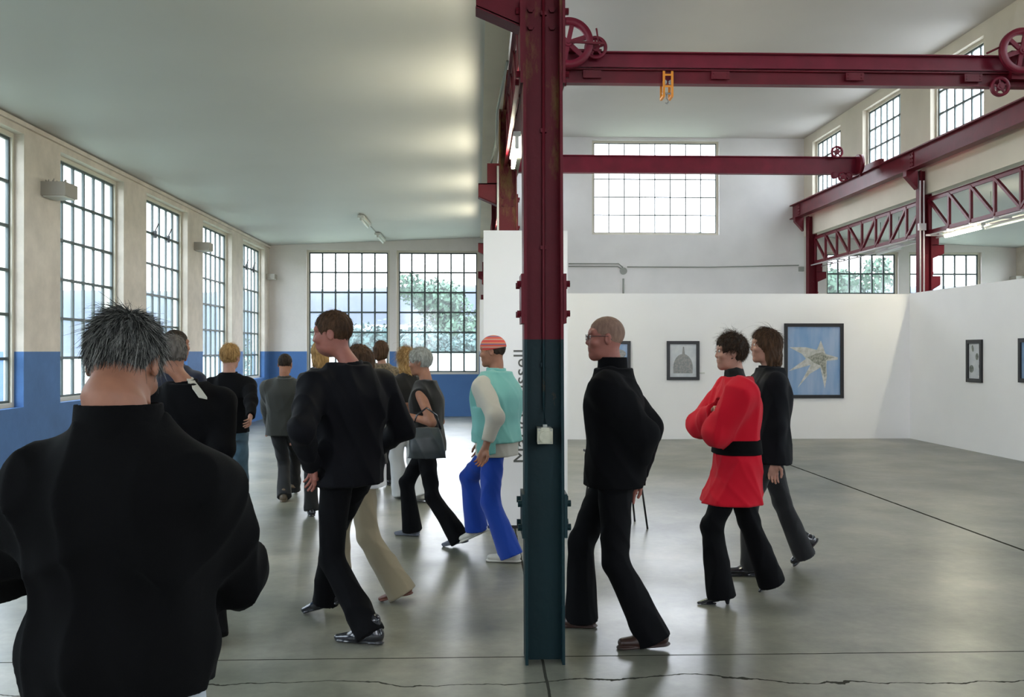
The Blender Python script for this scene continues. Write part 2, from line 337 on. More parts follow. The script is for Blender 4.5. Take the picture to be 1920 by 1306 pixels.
NW = 0
def window(axis, c, u0, u1, z0, z1, nc, nr, gm, out, frost_rows=0, label_latch=False, bar=0.034, frame=0.05):
    """steel window in an opening; c = plane of the glass, out = +1/-1 outward direction on that axis"""
    global NW; NW += 1
    root = tag(empty('window_%d' % NW, (c, (u0 + u1) / 2, z0) if axis == 'x' else ((u0 + u1) / 2, c, z0)), kind='structure')
    ox, oy, oz = root.location
    def bx_(b, ua, ub, za, zb, d):
        if axis == 'x': b.box(-d / 2, d / 2, ua - oy, ub - oy, za - oz, zb - oz)
        else: b.box(ua - ox, ub - ox, -d / 2, d / 2, za - oz, zb - oz)
    f = MB()
    for a in ((u0, u0 + frame, z0, z1), (u1 - frame, u1, z0, z1), (u0 + frame, u1 - frame, z0, z0 + frame), (u0 + frame, u1 - frame, z1 - frame, z1)): bx_(f, *a, 0.09)
    f.build('window_surround', M['surround'], root)
    bar = bar * 1.18 if axis == 'y' and bar > .03 else bar
    a, b, c0, c1 = u0 + frame, u1 - frame, z0 + frame, z1 - frame
    g = MB()
    for i in range(nc + 1):
        u = a + (b - a) * i / nc; w = bar if 0 < i < nc else bar * 1.6; bx_(g, u - w / 2, u + w / 2, c0, c1, 0.035)
    for j in range(nr + 1):
        z = c0 + (c1 - c0) * j / nr; w = bar if 0 < j < nr else bar * 1.6; bx_(g, a, b, z - w / 2, z + w / 2, 0.034)
    g.build('glazing_bars', M['bars'], root)
    def pane(ua, ub, za, zb, m_, nm='glass'):
        q = MB()
        if axis == 'x': q.add([(0, ua - oy, za - oz), (0, ub - oy, za - oz), (0, ub - oy, zb - oz), (0, ua - oy, zb - oz)], [(0, 1, 2, 3)])
        else: q.add([(ua - ox, 0, za - oz), (ub - ox, 0, za - oz), (ub - ox, 0, zb - oz), (ua - ox, 0, zb - oz)], [(0, 1, 2, 3)])
        q.build(nm, m_, root)
    zf = c0 + (c1 - c0) * frost_rows / nr
    pane(a, b, zf, c1, gm)
    if frost_rows: pane(a, b, c0, zf, M['glass_frost'], 'frosted_glass')
    if label_latch:
        for i in (2, 4):
            u = a + (b - a) * i / nc; z = c0 + (c1 - c0) * (nr - 1) / nr; q = MB()
            dx = -out * 0.05
            if axis == 'x': q.box(dx - .02, dx + .02, u - .02 - oy, u + .02 - oy, z - .07 - oz, z + .05 - oz); q.tube([(dx, u - oy, z + .05 - oz), (dx * 2, u - oy, z + .16 - oz)], .01, 6)
            q.build('window_latch', M['black'], root)
    # light comes in through every opening
    pd = bpy.data.lights.new('portal', 'AREA'); pd.shape = 'RECTANGLE'; pd.size = u1 - u0; pd.size_y = z1 - z0; pd.cycles.is_portal = True
    po = bpy.data.objects.new('sky_portal', pd); COL.objects.link(po); po.parent = root
    po.location = ((out * .12, 0, (z1 - z0) / 2) if axis == 'x' else (0, out * .12, (z1 - z0) / 2))
    po.rotation_euler = (R(90), 0, R(90) * out) if axis == 'x' else (R(90) * (-1 if out > 0 else 1), 0, 0)
    return root

for k, (a, b) in enumerate(win_y):
    window('x', XL - .15, a, b, WZ0, WZ1, 6, 6, M['glass_left'], -1, label_latch=(k in (len(win_y) - 1, len(win_y) - 3)))
    window('x', XR + .15, a, b, WZ0, WZ1, 6, 6, M['glass_left'], 1)
for a, b in bx + rx: window('y', YB + .12, a, b, 1.02, 4.02, 6, 6, M['glass_clear'], 1, frost_rows=1)
window('y', YB + .12, 2.78, 5.90, 4.42, 6.72, 8, 5, M['glass_clear'], 1, bar=0.024)
for a, b in cler_y:
    if a > YF:
        window('x', 8.14, a, b, CZ0, CZ1, 6, 4, M['glass_cler'], 1)
        window('x', 0.18, a, b, CZ0, CZ1, 6, 4, M['glass_cler'], -1)
for a, b, c, d in FRONT_ADDED: window('y', YF - .12, a, b, c, d, 6 if d < 5 else 8, 6 if d < 5 else 10, M['glass_clear'], -1)  # added glazing behind the camera, there for extra interior light

# white exhibition partitions
part = MB().box(1.42, 7.86, 17.33, 17.43, 0, 2.615)
tag(part.build('wall_partition_back', M['white']), kind='structure')
tag(MB().box(7.82, 7.86, 9.2, 17.33, 0, 2.625).build('wall_partition_right', M['white']), kind='structure')

# ------------------------------------------------------------------ outside
def noise_hill(name, y0, depth, x0, x1, base, amp, seed, m):
    r = np.random.default_rng(seed); nx, ny = 70, 8; ph = r.uniform(0, 6, 6); vs = []; fs = []
    for j in range(ny):
        for i in range(nx):
            x = x0 + (x1 - x0) * i / (nx - 1); t = j / (ny - 1)
            h = base + amp * (math.sin(x * .011 + ph[0]) + .5 * math.sin(x * .03 + ph[1]) + .2 * math.sin(x * .11 + ph[2]) + .12 * math.sin(x * .31 + ph[3]))
            vs.append((x, y0 + depth * t, h * math.sin(t * math.pi * .62) - 1.0))
    for j in range(ny - 1):
        for i in range(nx - 1): a = j * nx + i; fs.append((a, a + 1, a + nx + 1, a + nx))
    return tag(MB().add(vs, fs, True).build(name, m), kind='structure')
g = MB().add([(-300, -80, -.25), (300, -80, -.25), (300, 420, -.25), (-300, 420, -.25)], [(0, 1, 2, 3)]).build('ground_outside', M['grass']); tag(g, kind='structure')
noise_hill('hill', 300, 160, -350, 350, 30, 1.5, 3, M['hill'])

def tree_mesh(h, w, n, seed, shrub=False):
    r = np.random.default_rng(seed); c = MB()
    cl = [(r.normal(0, w * .28), r.normal(0, w * .28), h * (r.uniform(.25, .9) if not shrub else r.uniform(.1, .8)), r.uniform(.2, .34) * w) for _ in range(16)]
    vs = []; fs = []
    for i in range(n):
        x, y, z, q = cl[i % 16]; d = r.normal(0, 1, 3); d /= np.linalg.norm(d); rad = q * r.uniform(.55, 1.08)
        p = np.array((x, y, z)) + d * rad * np.array((1, 1, .85))
        if p[2] < .1: continue
        a = r.normal(0, 1, 3); a /= np.linalg.norm(a); b_ = np.cross(a, d); b_ /= max(1e-6, np.linalg.norm(b_)); s_ = r.uniform(.06, .13) * (w / 3) ** .5
        k = len(vs); vs += [p - a * s_ - b_ * s_ * .5, p + a * s_ - b_ * s_ * .5, p + a * s_ + b_ * s_ * .5, p - a * s_ + b_ * s_ * .5]; fs.append((k, k + 1, k + 2, k + 3))
    me = bpy.data.meshes.new('foliage'); me.from_pydata([tuple(v) for v in vs], [], fs); me.update()
    return me
tm = [tree_mesh(6.0, 4.6, 5200, 1), tree_mesh(3.2, 4.2, 4200, 2, True), tree_mesh(4.5, 3.4, 4200, 3)]
for t in tm: t.materials.append(M['leaf'] if t is not tm[1] else M['leaf2'])
def plant(name, me, x, y, sc, label, cat, group, trunk=3.0):
    root = tag(empty(name, (x, y, -.25), random.uniform(0, 6)), label, cat, group); root.scale = (sc,) * 3
    o = bpy.data.objects.new('foliage', me); COL.objects.link(o); o.parent = root
    MB().tube([(0, 0, 0), (.1, 0, trunk * .5), (.05, .1, trunk)], [.16, .12, .06], 7).build('trunk', M['bark'], root)
    return root
g_trees = 'trees outside beyond the end wall windows'
for px, Y, k, sc, lab in [(842, 62, 0, 1.15, 'tallest leafy tree outside the end window right of the grey haired woman'),
                          (608, 95, 2, .95, 'distant tree outside the left end window behind the suited man'),
                          (1305, 70, 0, 1.75, 'tall tree outside the high nave window at its lower right'),
                          (1150, 96, 0, 1.7, 'tree tops outside the high nave window at its lower middle'),
                          (1580, 60, 0, 1.25, 'leafy tree outside the end window seen above the white partition')]:
    plant('tree', tm[k], gx(px, Y), Y, sc, lab, 'tree', g_trees)
for i, (px, Y, wh) in enumerate([(548, 44, 'leftmost of the hedge seen in the left end window'), (672, 44, 'in the hedge, right half of the left end window'), (800, 44, 'in the hedge behind the silver haired head'), (918, 44, 'in the hedge at the right edge of the right end window'),
                                 (612, 50, 'rear hedge row behind the suited head'), (728, 50, 'rear hedge row between the two end windows'), (848, 50, 'rear hedge row right of the silver haired head'), (1592, 46, 'left one outside the right aisle window'), (1722, 46, 'right one outside the right aisle window')]):
    plant('bush', tm[1], gx(px, Y), Y, .78 + .06 * ((i * 7) % 4), 'blue green bush ' + wh, 'bush', 'bushes outside the end wall windows', 1.2)
for i, y in enumerate((3, 9.0, 15, 21.5, 28, 35)):
    plant('tree', tm[(i % 2) * 2], -15.5 - (i % 3) * 2, y, .95, ('nearest', 'second nearest', 'third nearest', 'fourth nearest', 'second farthest', 'farthest')[i] + ' of the garden trees outside the left windows', 'tree', 'trees outside the left windows')
bld = tag(empty('building', (-26, 20, -.25)), 'grey rendered building outside beyond the left windows', 'building')
MB().box(-6, 2, -24, 22, 0, 7.2).build('wall', M['greyrender'], bld)
MB().prism([(-6.4, 7.2), (2.4, 7.2), (-2, 9.0)], -24.5, 22.5, 'y').build('roof', M['roof'], bld)
for y in range(-20, 21, 5): MB().box(1.98, 2.05, y, y + 1.3, 1.4, 3.2).build('window', M['roof'], bld)
b2 = tag(empty('building', (gx(735, 120), 125, -.25)), 'white low house among the trees outside the end windows', 'building')
MB().box(-8, 7, -4, 4, 0, 3.4).build('wall', M['render'], b2)
MB().prism([(-4.6, 3.4), (4.6, 3.4), (0, 5.2)], -8.4, 7.4, 'x').build('roof', M['roof'], b2)

# ------------------------------------------------------------------ steel frame
def bolts(b, pts, axis, r=.016, l=.022):
    for p in pts:
        p = Vector(p); d = Vector(axis); b.tube([p, p + d * l], r, 6, smooth=False)
def column(x, y, label, mirror=1, top=4.8, detail=True):
    root = tag(empty('steel_column', (x, y, 0)), label, 'column', 'red and green steel columns')
    s = MB(); hw = .1
    s.box(-hw, -hw + .014, -.1, .1, 0, top); s.box(hw - .014, hw, -.1, .1, 0, top); s.box(-hw + .014, hw - .014, -.006, .006, 0, top)
    s.build('shaft', M['red_blotched'] if mirror > 0 and y < 12 else M['red_col'], root)
    # bracket towards the side aisle: box head on a tapering gusset
    def X(u): return u * mirror
    for nm, z0_, sc in (('bracket', 3.477, 1.0), ('bracket', 2.92, .8))[:(2 if y > 12 else 1)]:
        b = MB(); t = z0_; a0, a1 = -.1, -.335 * sc
        poly = [(X(a0), t), (X(a1), t), (X(a1), t - .15), (X(a0), t - .25)]
        b.prism(poly, -.07, -.055, 'y'); b.prism(poly, .055, .07, 'y')
        b.bar((X(a1), 0, t - .006), (X(a0), 0, t - .006), .14, .012); b.bar((X(a1), 0, t - .15), (X(a0), 0, t - .25), .14, .012)
        b.bar((X(a1), 0, t - .075), (X(a1) + .002 * mirror, 0, t - .075), .14, .15)
        b.build(nm, M['red_col'], root)
    h = MB(); h.box(min(X(-.1), X(-.235)), max(X(-.1), X(-.235)), -.08, .08, 3.479, 3.70); h.build('bracket_head', M['red_col'], root)
    for z0_, z1_ in ((1.72, 1.97), (.64, .86), (2.93, 3.35)):
        for sgn in ((-1, 1) if mirror > 0 else (1,)):
            p = MB(); xx = sgn * hw; p.box(min(xx, xx + sgn * .014), max(xx, xx + sgn * .014), -.11, .11, z0_, z1_)
            n_ = 2
            bolts(p, [(xx + sgn * .014, yy, z0_ + .05 + (z1_ - z0_ - .1) * k) for k in (0, 1) for yy in (-.075, .075)], (sgn, 0, 0), .018, .02)
            p.build('splice_plate', M['red_col'], root)
    q = MB(); bolts(q, [(sx_ * .055, -.006, z) for sx_ in (-1, 1) for z in (3.24, 3.33, 4.1)], (0, -1, 0), .017, .018); q.build('bolt_group', M['red_col'], root)
    MB().box(-.13, .13, -.13, .13, 0, .012).build('base_plate', M['red_col'], root) if detail and y > 6 else None
    return root
names = ['nearest steel column in the middle, dark red above dark green', 'second steel column, just behind the tall white text panel',
         'third steel column of the middle row, brackets seen left of the text panel', 'steel column of the middle row against the end wall']
for k, y in enumerate(COLY): column(COLX, y, names[k], 1, 4.78 if k else 4.78)
bpy.data.objects['steel_column'].rotation_euler.y = R(-0.25)
column(COLXR, COLY[2], 'red steel column rising behind the white partition corner', -1)
column(COLXR, COLY[3] - .2, 'red steel column on the right row against the end wall', -1)
column(COLXR, COLY[1], 'red steel column of the right row beyond the picture edge', -1)

def runway(x, label):
    root = tag(empty('crane_runway_beam', (x, 0, 4.80)), label, 'beam', 'crane runway beams')
    b = MB(); b.ibeam((0, YF + .05, .17), (0, YB - .02, .17), .34, .17, .02, .014); b.build('girder', M['red'], root)
    MB().box(-.025, .025, YF + .05, YB - .05, .34, .37).build('crane_rail', M['red'], root)
    for y in COLY:
        p = MB(); s_ = -1 if x > 4 else 1
        p.box(min(s_ * .007, s_ * .02), max(s_ * .007, s_ * .02), y - .06 - .12, y + .06 - .12, .03, .31)
        bolts(p, [(s_ * .02, y - .12 + a, .06 + .07 * k) for a in (-.035, .035) for k in range(4)], (s_, 0, 0), .013, .012); p.build('splice_plate', M['red'], root)
        c = MB(); w = s_ * .0
        c.prism([(-.02 if x < 4 else .02, 0), (.10 * s_, 0), (.10 * s_, -.10), (-.10 * s_, -.34), (-.10 * s_, 0)] if False else [(.09 * s_, -.001), (-.12 * s_, -.001), (-.12 * s_, -.33), (.09 * s_, -.10)], y - .07, y + .07, 'y'); c.build('corbel', M['red'], root)
    return root
runway(0.62, 'dark red crane runway beam on the middle column row, running away from the viewer')
runway(7.72, 'dark red crane runway beam along the right upper wall')
def truss(x, y0, y1, label, zt=4.31, zb=3.66):
    root = tag(empty('lattice_girder', (x, (y0 + y1) / 2, zb)), label, 'girder', 'red lattice girders between the columns')
    L = (y1 - y0) / 2; H = zt - zb
    for nm, z in (('top_chord', H), ('bottom_chord', 0)):
        b = MB(); sg = -1 if z else 1
        for s_ in (-1, 1):
            b.box(s_ * .012 - .004, s_ * .012 + .004, -L, L, z - (.07 if z else 0), z + (0 if z else .07))
            b.box(min(s_ * .012, s_ * .045), max(s_ * .012, s_ * .045), -L, L, z - (.008 if z else 0), z + (0 if z else .008))
        bolts(b, [(-.016, -L + L * 2 * k / 8, z - sg * 0 + (-.035 if z else .035)) for k in range(1, 8)], (-1, 0, 0), .014, .012)
        b.build(nm, M['red'], root)
    n = 8; st = 2 * L / n
    for k in range(n + 1):
        y = -L + st * k
        MB().bar((0, y, .03), (0, y, H - .03), .045, .05, up=(0, 1, 0)).build('vertical_strut', M['red'], root)
        if k < n:
            y2 = y + st
            a, b_ = ((y, H - .04), (y2, .04)) if k >= n / 2 else ((y2, H - .04), (y, .04))
            a, b_ = ((y, H - .04), (y2, .04)) if k < n / 2 else ((y, .04), (y2, H - .04))
            MB().bar((0, a[0], a[1]), (0, b_[0], b_[1]), .045, .05, up=(1, 0, 0)).build('diagonal_brace', M['red'], root)
    return root
tn = ['nearest red lattice girder of the middle column row', 'second red lattice girder of the middle column row', 'farthest red lattice girder of the middle column row']
for k in range(3):
    truss(COLX, COLY[k] + .1, COLY[k + 1] - .1, tn[k])
truss(COLXR + .05, COLY[2] + .1, COLY[3] - .3, 'red lattice girder on the right row between partition corner column and end wall')
truss(COLXR + .05, COLY[1] + .1, COLY[2] - .1, 'red lattice girder at the right picture edge, nearer than the partition corner column')

# travelling cranes
def wheel(root, nm, c, r, w, spokes=6, m=None, hub=.05):
    b = MB(); n = 40; vs = []; fs = []
    prof = [(r * .72, -w / 2), (r, -w / 2), (r, -w / 6), (r * .965, 0), (r, w / 6), (r, w / 2), (r * .72, w / 2)]
    for i in range(n):
        t = 2 * math.pi * i / n
        for q, d in prof: vs.append((c[0] + q * math.cos(t), c[1] + d, c[2] + q * math.sin(t)))
    k = len(prof)
    for i in range(n):
        for j in range(k): fs.append((i * k + j, i * k + (j + 1) % k, ((i + 1) % n) * k + (j + 1) % k, ((i + 1) % n) * k + j))
    b.add(vs, fs, True)
    for i in range(spokes):
        t = 2 * math.pi * (i + .3) / spokes
        b.bar((c[0], c[1], c[2]), (c[0] + r * .84 * math.cos(t), c[1], c[2] + r * .84 * math.sin(t)), .055 * r / .3, w * .5, up=(0, 1, 0))
    b.tube([(c[0], c[1] - w * .7, c[2]), (c[0], c[1] + w * .7, c[2])], hub, 16)
    b.tube([(c[0], c[1] - w * .9, c[2]), (c[0], c[1] - w * .7, c[2])], hub * .5, 12)
    return b.build(nm, m or M['redbright'], root)
def crane(y, label, full):
    root = tag(empty('overhead_crane', (0, y, 5.17)), label, 'crane', 'overhead travelling cranes')
    x0, x1 = .62, 7.72
    b = MB()
    if full:
        b.bar((x0, 0, .235), (x1, 0, .235), .014, .20); b.bar((x0, -.04, .335), (x1, -.04, .335), .10, .014); b.bar((x0, -.03, .145), (x1, -.03, .145), .10, .014)
        b.build('bridge_beam', M['redbright'], root)
        r2 = MB(); r2.ibeam((x0 + .1, .02, .03), (x1 - .1, .02, .03), .19, .14, .016, .012); r2.build('trolley_rail', M['red'], root)
        for xx in (1.5, 3.2, 5.0, 6.6):
            r3 = MB(); r3.box(xx - .12, xx + .12, -.055, -.03, .0, .10); bolts(r3, [(xx + a, -.055, .03 + b_) for a in (-.09, .09) for b_ in (0, .045)], (0, -1, 0), .012, .01); r3.build('joint_plate', M['red'], root)
        q = MB(); bolts(q, [(x0 + .3 + .09 * k, -.012, z) for k in range(4) for z in (.02, .06)], (0, -1, 0), .01, .01); q.build('rivet_row', M['red'], root)
    else:
        b.ibeam((x0, 0, .02 + .10), (x1 - .25, 0, .02 + .10), .34, .16, .016, .012); b.build('bridge_beam', M['redbright'], root)
    for x in (x0, x1):
        e = MB(); e.box(x - .05, x + .05, -.55, .55, .02, .16); e.build('end_carriage', M['red'], root)
        for dy in (-.42, .42):
            w = MB(); w.tube([(x - .045, dy, .075), (x + .045, dy, .075)], .075, 18); w.build('rail_wheel', M['red'], root)
    if full:
        cx = gx(1065, y - .2); wheel(root, 'gear_wheel', (cx, -.22, .40), .325, .07)
        wheel(root, 'pinion_wheel', (cx + .37, -.12, .37), .15, .06, 5)
        wheel(root, 'gear_wheel', (7.16, -.22, .36), .30, .07); wheel(root, 'pinion_wheel', (6.93, -.1, -.08), .13, .05, 5)
        a = MB(); a.tube([(cx, -.22, .40), (cx, .3, .40)], .022, 10); a.tube([(cx + .37, -.2, .37), (cx + .37, .2, .37)], .018, 10)
        a.bar((cx, -.27, .40), (cx + .46, -.27, .385), .02, .03); a.tube([(cx + .40, -.2, .40), (cx + .37, -.2, .60)], .012, 8)
        a.bar((cx - .2, -.1, .34), (cx + .45, -.1, .34), .05, .03); a.box(cx - .05, cx + .05, -.14, -.06, .32, .42)
        a.build('gear_bearing', M['red'], root); a = MB()
        a.tube([(7.16, -.22, .36), (7.16, .3, .36)], .022, 10); a.tube([(6.7, -.2, .33), (6.95, -.2, .45), (7.16, -.2, .47)], .014, 8); a.box(7.08, 7.5, -.12, .12, .02, .40)
        a.build('gear_bearing', M['red'], root)
    else:
        for xx, zz, rr in ((7.0, .36, .12), (7.12, -.12, .10), (6.95, -.09, .07), (7.22, -.1, .08)): wheel(root, 'rail_gear', (xx, -.16, zz), rr, .05, 5)
        dd = MB(); dd.tube([(7.42, -.1, .14), (7.50, -.1, .14)], .19, 20); dd.build('end_disc', M['red'], root)
    return root
c1 = crane(12.75, 'nearer dark red overhead crane bridge with spoked gear wheels', True)
c2 = crane(18.85, 'farther dark red overhead crane bridge crossing the high end window', False)
c2.location.z = 5.10
# yellow trolley hanging from the nearer crane
tp = at(1252, 160, 12.70)
tr = tag(empty('hoist_trolley', (tp.x, 12.77, 5.09)), 'small yellow hoist trolley hanging under the nearer crane bridge', 'hoist')
b = MB()
for s_ in (-1, 1):
    for dy in (-.10, .10):
        b.bar((s_ * .055, dy, -.16), (s_ * .055, dy, .17), .03, .012, up=(0, 1, 0))
    b.box(s_ * .055 - .015, s_ * .055 + .015, -.10, .10, -.17, -.14)
for z in (.12, -.03): b.box(-.055, .055, -.108, -.092, z - .012, z + .012)
b.build('side_plate', M['hoist'], tr)
b = MB(); b.tube([(-.06, 0, -.10), (.06, 0, -.10)], .012, 8)
for s_ in (-1, 1): b.tube([(s_ * .04, -.085, .03), (s_ * .04, -.06, .03)], .03, 12)
b.build('trolley_wheel', M['steel'], tr)
b = MB(); b.tube([(0, 0, -.10), (0, 0, -.17), (.02, 0, -.19), (.025, 0, -.215), (.005, 0, -.235), (-.02, 0, -.225)], [.008, .009, .011, .012, .011, .006], 8); b.build('hook', M['steel'], tr)

# fluorescent lamps along the middle row, under the lattice girders
def tube_lamp(x, y, z, L, lit, label, group, w=.06, cat='lamp'):
    root = tag(empty('fluorescent_lamp', (x, y, z)), label, cat, group); hz = .08 if z < 3.58 and x < 1 else .02
    MB().box(-w / 2, w / 2, -L / 2, L / 2, hz, hz + .05).build('housing', M['fixture'], root)
    MB().tube([(0, -L / 2 + .05, -.012), (0, L / 2 - .05, -.012)], .019, 12).build('tube', M['tube'] if lit else M['dimtube'], root)
    c = MB()
    for s_ in (-1, 1): c.box(-.018, .018, s_ * (L / 2 - .03) - .02, s_ * (L / 2 - .03) + .02, -.03, hz)
    c.build('tube_holder', M['fixture'], root)
    if x > 8.3:
        q = MB(); q.box(-.006, .006, -L * .35 - .006, -L * .35 + .006, .06, 4.36 - z); q.box(-.006, .006, L * .35 - .006, L * .35 + .006, .06, 4.36 - z); q.box(-.02, .02, -L * .4, L * .4, .06, .08); q.build('hanger', M['conduit'], root)
    return root
gmid = 'fluorescent lamps along the middle column row'
for y, lit, lab in ((6.7, True, 'nearest lit fluorescent tube on the middle row, behind the near column'), (9.72, True, 'brightly lit fluorescent tube above and left of the text panel'),
                    (12.72, True, 'lit fluorescent tube on the middle row behind the second column'), (15.75, True, 'distant lit fluorescent tube just above the text panel top'), (18.8, True, 'farthest lit fluorescent tube on the middle row')):
    tube_lamp(COLX + .03, y, 3.53, 1.1, lit, lab, gmid, .07)
tray = tag(MB().box(COLX + .07, COLX + .12, 5.2, 22.9, 3.63, 3.655).build('cable_tray', M['conduit']), 'narrow grey cable tray under the lattice girders of the middle row', 'cable tray')
tray.location = (0, 0, -.004)
# bent pipe lengths by the second column
b = MB(); b.tube([(COLX - .115, 10.90, 2.6), (COLX - .115, 10.90, 3.66)], .012, 8)
tag(b.build('conduit_pipe', M['fixture']), 'thin pale vertical conduit on the second column', 'pipe')
b = MB(); b.tube([(COLX - .065, 9.0, 4.27), (COLX - .14, 10.0, 4.05), (COLX - .14, 10.6, 3.86), (COLX - .17, 10.85, 3.76), (COLX - .19, 10.98, 3.715)], .014, 8)
tag(b.build('cable', M['conduit']), 'curling grey cable above the bracket of the second column', 'cable')
# right row
gr = 'fluorescent lamps under the right lattice girder'
for px, py, X, lit, lab in ((1806, 434, 8.06, True, 'lit fluorescent tube at the right under the lattice girder'), (1885, 418, 8.9, False, 'unlit fluorescent tube at the right picture edge'),
                            (1668, 470, 8.7, False, 'unlit fluorescent tube over the right end window')):
    t = math.tan(math.atan((px - 960) / F) + YAW); Y = X / t; zc = X * math.sin(YAW) + Y * math.cos(YAW)
    tube_lamp(X, Y, EYE + (658 - py) * zc / F, 1.3, lit, lab, gr, .07)
b = MB(); b.tube([(7.985, 11.3, 3.635), (7.985, 16.9, 3.635)], .016, 8); b.tube([(7.92, 17.3, 3.62), (7.92, 22.8, 3.62)], .016, 8); b.tube([(8.17, 11.3, 3.60), (8.17, 22.8, 3.60)], .014, 8)
for y in np.arange(11.6, 22.6, .75): b.box(7.9, 8.18, y - .012, y + .012, 3.61, 3.64)
tag(b.build('conduit_run', M['palepipe']), 'pale conduits running along under the right lattice girders', 'pipe')
b = MB()
for s_ in (-.055, .01): b.tube([(7.89 + s_, 16.93, 2.62), (7.89 + s_, 16.93, 4.6)], .014, 8)
b.box(7.80, 7.93, 16.90, 16.955, 3.72, 3.84)
tag(b.build('conduit_pair', M['palepipe']), 'pair of pale vertical conduits on the partition corner column', 'pipe')

# lamps on the left aisle ceiling
gl = 'fluorescent lamps on the left aisle ceiling'
def ceil_z(x): return 4.11 + (x - (XL - .28)) / (0.06 - (XL - .28)) * (4.335 - 4.11)
def on_ceiling(px, py):
    Y = 15.0
    for _ in range(30):
        p = at(px, py, Y); Y *= (ceil_z(p.x) - EYE) / (p.z - EYE)
    return at(px, py, Y)
pa, pb, pc_, pd_ = [on_ceiling(*q) for q in ((674, 399), (692, 420), (706, 433), (720, 449))]
for (u, v), lab in (((pa, pb), 'nearer unlit fluorescent lamp on the left aisle ceiling'), ((pc_, pd_), 'farther unlit fluorescent lamp on the left aisle ceiling')):
    y = (u.y + v.y) / 2; x = u.x; z = ceil_z(x) - .085
    tube_lamp(x, y, z, 1.3, False, lab, gl, .12)
    r_ = bpy.data.objects[[o.name for o in bpy.data.objects if o.name.startswith('fluorescent_lamp')][-1]]
b = MB(); x = pa.x; b.tube([(x, pa.y, ceil_z(x) - .012), (x, pd_.y, ceil_z(x) - .012)], .01, 6)
tag(b.build('ceiling_conduit', M['conduit']), 'thin conduit joining the two lamps on the left aisle ceiling', 'pipe')

# boxed wall lamps on the piers of the left wall and in the corners
def wall_box(x, y, z, w, d, h, label, spikes=True):
    root = tag(empty('wall_light_box', (x, y, z)), label, 'wall lamp', 'boxed lamps on the walls')
    MB().box(0, w, -d / 2, d / 2, 0, h).build('housing', M['box'], root)
    MB().box(.02, w - .02, -d / 2 + .02, d / 2 - .02, -.012, .0).build('diffuser', M['fixture'], root)
    if spikes:
        b = MB()
        for i in range(16):
            a = (random.uniform(.01, w - .01), random.uniform(-d / 2, d / 2), h); b.tube([a, (a[0] + random.uniform(-.02, .02), a[1] + random.uniform(-.02, .02), h + random.uniform(.02, .05))], [.012, .006], 5)
        b.build('wire_mesh', M['box'], root)
    return root
wall_box(XL, 11.5, 3.37, .28, .35, .16, 'greige boxed wall lamp with ragged top, nearest of those on the left wall')
wall_box(XL, 17.5, 3.37, .26, .3, .14, 'small greige boxed wall lamp on the farther pier of the left wall', False)
wall_box(XL, 23.35, 3.30, .2, .3, .11, 'greige boxed wall lamp in the far left corner', False)
wall_box(XR - .22, 23.3, 3.30, .22, .3, .11, 'greige boxed wall lamp in the far right corner', False)

# conduits on the nave end wall
yb = YB - .015; A = lambda px, py: at(px, py, yb)
b = MB()
b.tube([A(1066, 494), A(1160, 494), A(1168, 501)], .013, 8); b.tube([A(1066, 499), A(1158, 499), A(1166, 504)], .013, 8)
b.tube([A(1176, 500), A(1330, 500.5), A(1498, 497)], .013, 8); b.tube([A(1169, 522), A(1169, 560)], .022, 8)
q = A(1169, 508); b.tube([(q.x, yb + .01, q.z), (q.x, yb - .05, q.z)], .085, 18)
q = A(1502, 504); b.box(q.x - .06, q.x + .06, yb - .05, yb + .01, q.z - .06, q.z + .05)
tag(b.build('wall_conduit', M['conduit']), 'grey conduit with round junction box across the nave end wall', 'pipe')

# power socket and its conduit on the near column
sk = tag(empty('power_socket', (COLX - .004, 4.872, 1.155)), 'square ivory power socket on the near green column', 'socket')
b = MB(); b.box(-.038, .038, -.035, .0, -.038, .038); b.box(-.02, .02, -.042, -.03, .026, .044); b.build('housing', M['socket'], sk)
b = MB(); b.tube([(0, -.047, -.003), (0, -.034, -.003)], .030, 24); b.build('cover', M['socket'], sk)
b = MB(); bolts(b, [(sx_ * .03, -.034, sz * .03) for sx_ in (-1, 1) for sz in (-1, 1)], (0, -1, 0), .005, .004); b.tube([(0, -.017, .038), (0, -.017, .058)], .011, 10); b.build('screw', M['conduit'], sk)
b = MB(); b.box(-.035, .035, 0, .104, -.04, .04); b.build('back_plate', M['conduit'], sk)
b = MB(); b.tube([(COLX - .004, 4.855, 1.213), (COLX - .004, 4.955, 1.30), (COLX - .004, 4.962, 4.7)], .008, 8)
for z in (1.5, 2.1, 2.7, 3.3): b.box(COLX - .02, COLX + .012, 4.954, 4.974, z, z + .02)
o = tag(b.build('socket_conduit', M['red_col']), 'thin painted conduit running down the near column to its socket', 'pipe')

# tall white text panel
tpn = tag(empty('text_panel', (.425, 8.68, 0)), 'tall narrow white panel with grey vertical lettering behind the near column', 'panel')
MB().box(-.375, .375, -.035, .035, .03, 2.655).build('panel', M['white'], tpn)
MB().box(-.36, .36, -.03, .03, 0, .03).build('plinth', M['black'], tpn)
fc = bpy.data.curves.new('lettering', 'FONT'); fc.body = 'Mario Russell'; fc.size = .185; fc.extrude = .0006
fo = bpy.data.objects.new('lettering', fc); COL.objects.link(fo)
bpy.context.view_layer.update()
dg = bpy.context.evaluated_depsgraph_get(); me = bpy.data.meshes.new_from_object(fo.evaluated_get(dg))
bpy.data.objects.remove(fo)
wx = max(v.co.x for v in me.vertices); z0_ = at(975, 869, 8.64).z; z1_ = at(975, 656, 8.64).z
for v in me.vertices:
    x, y, z = v.co; v.co = (at(982, 700, 8.64).x - .425 - y + .035, -.036 - z, z0_ + x / wx * (z1_ - z0_))
o = link('lettering', me, M['ink'], tpn)
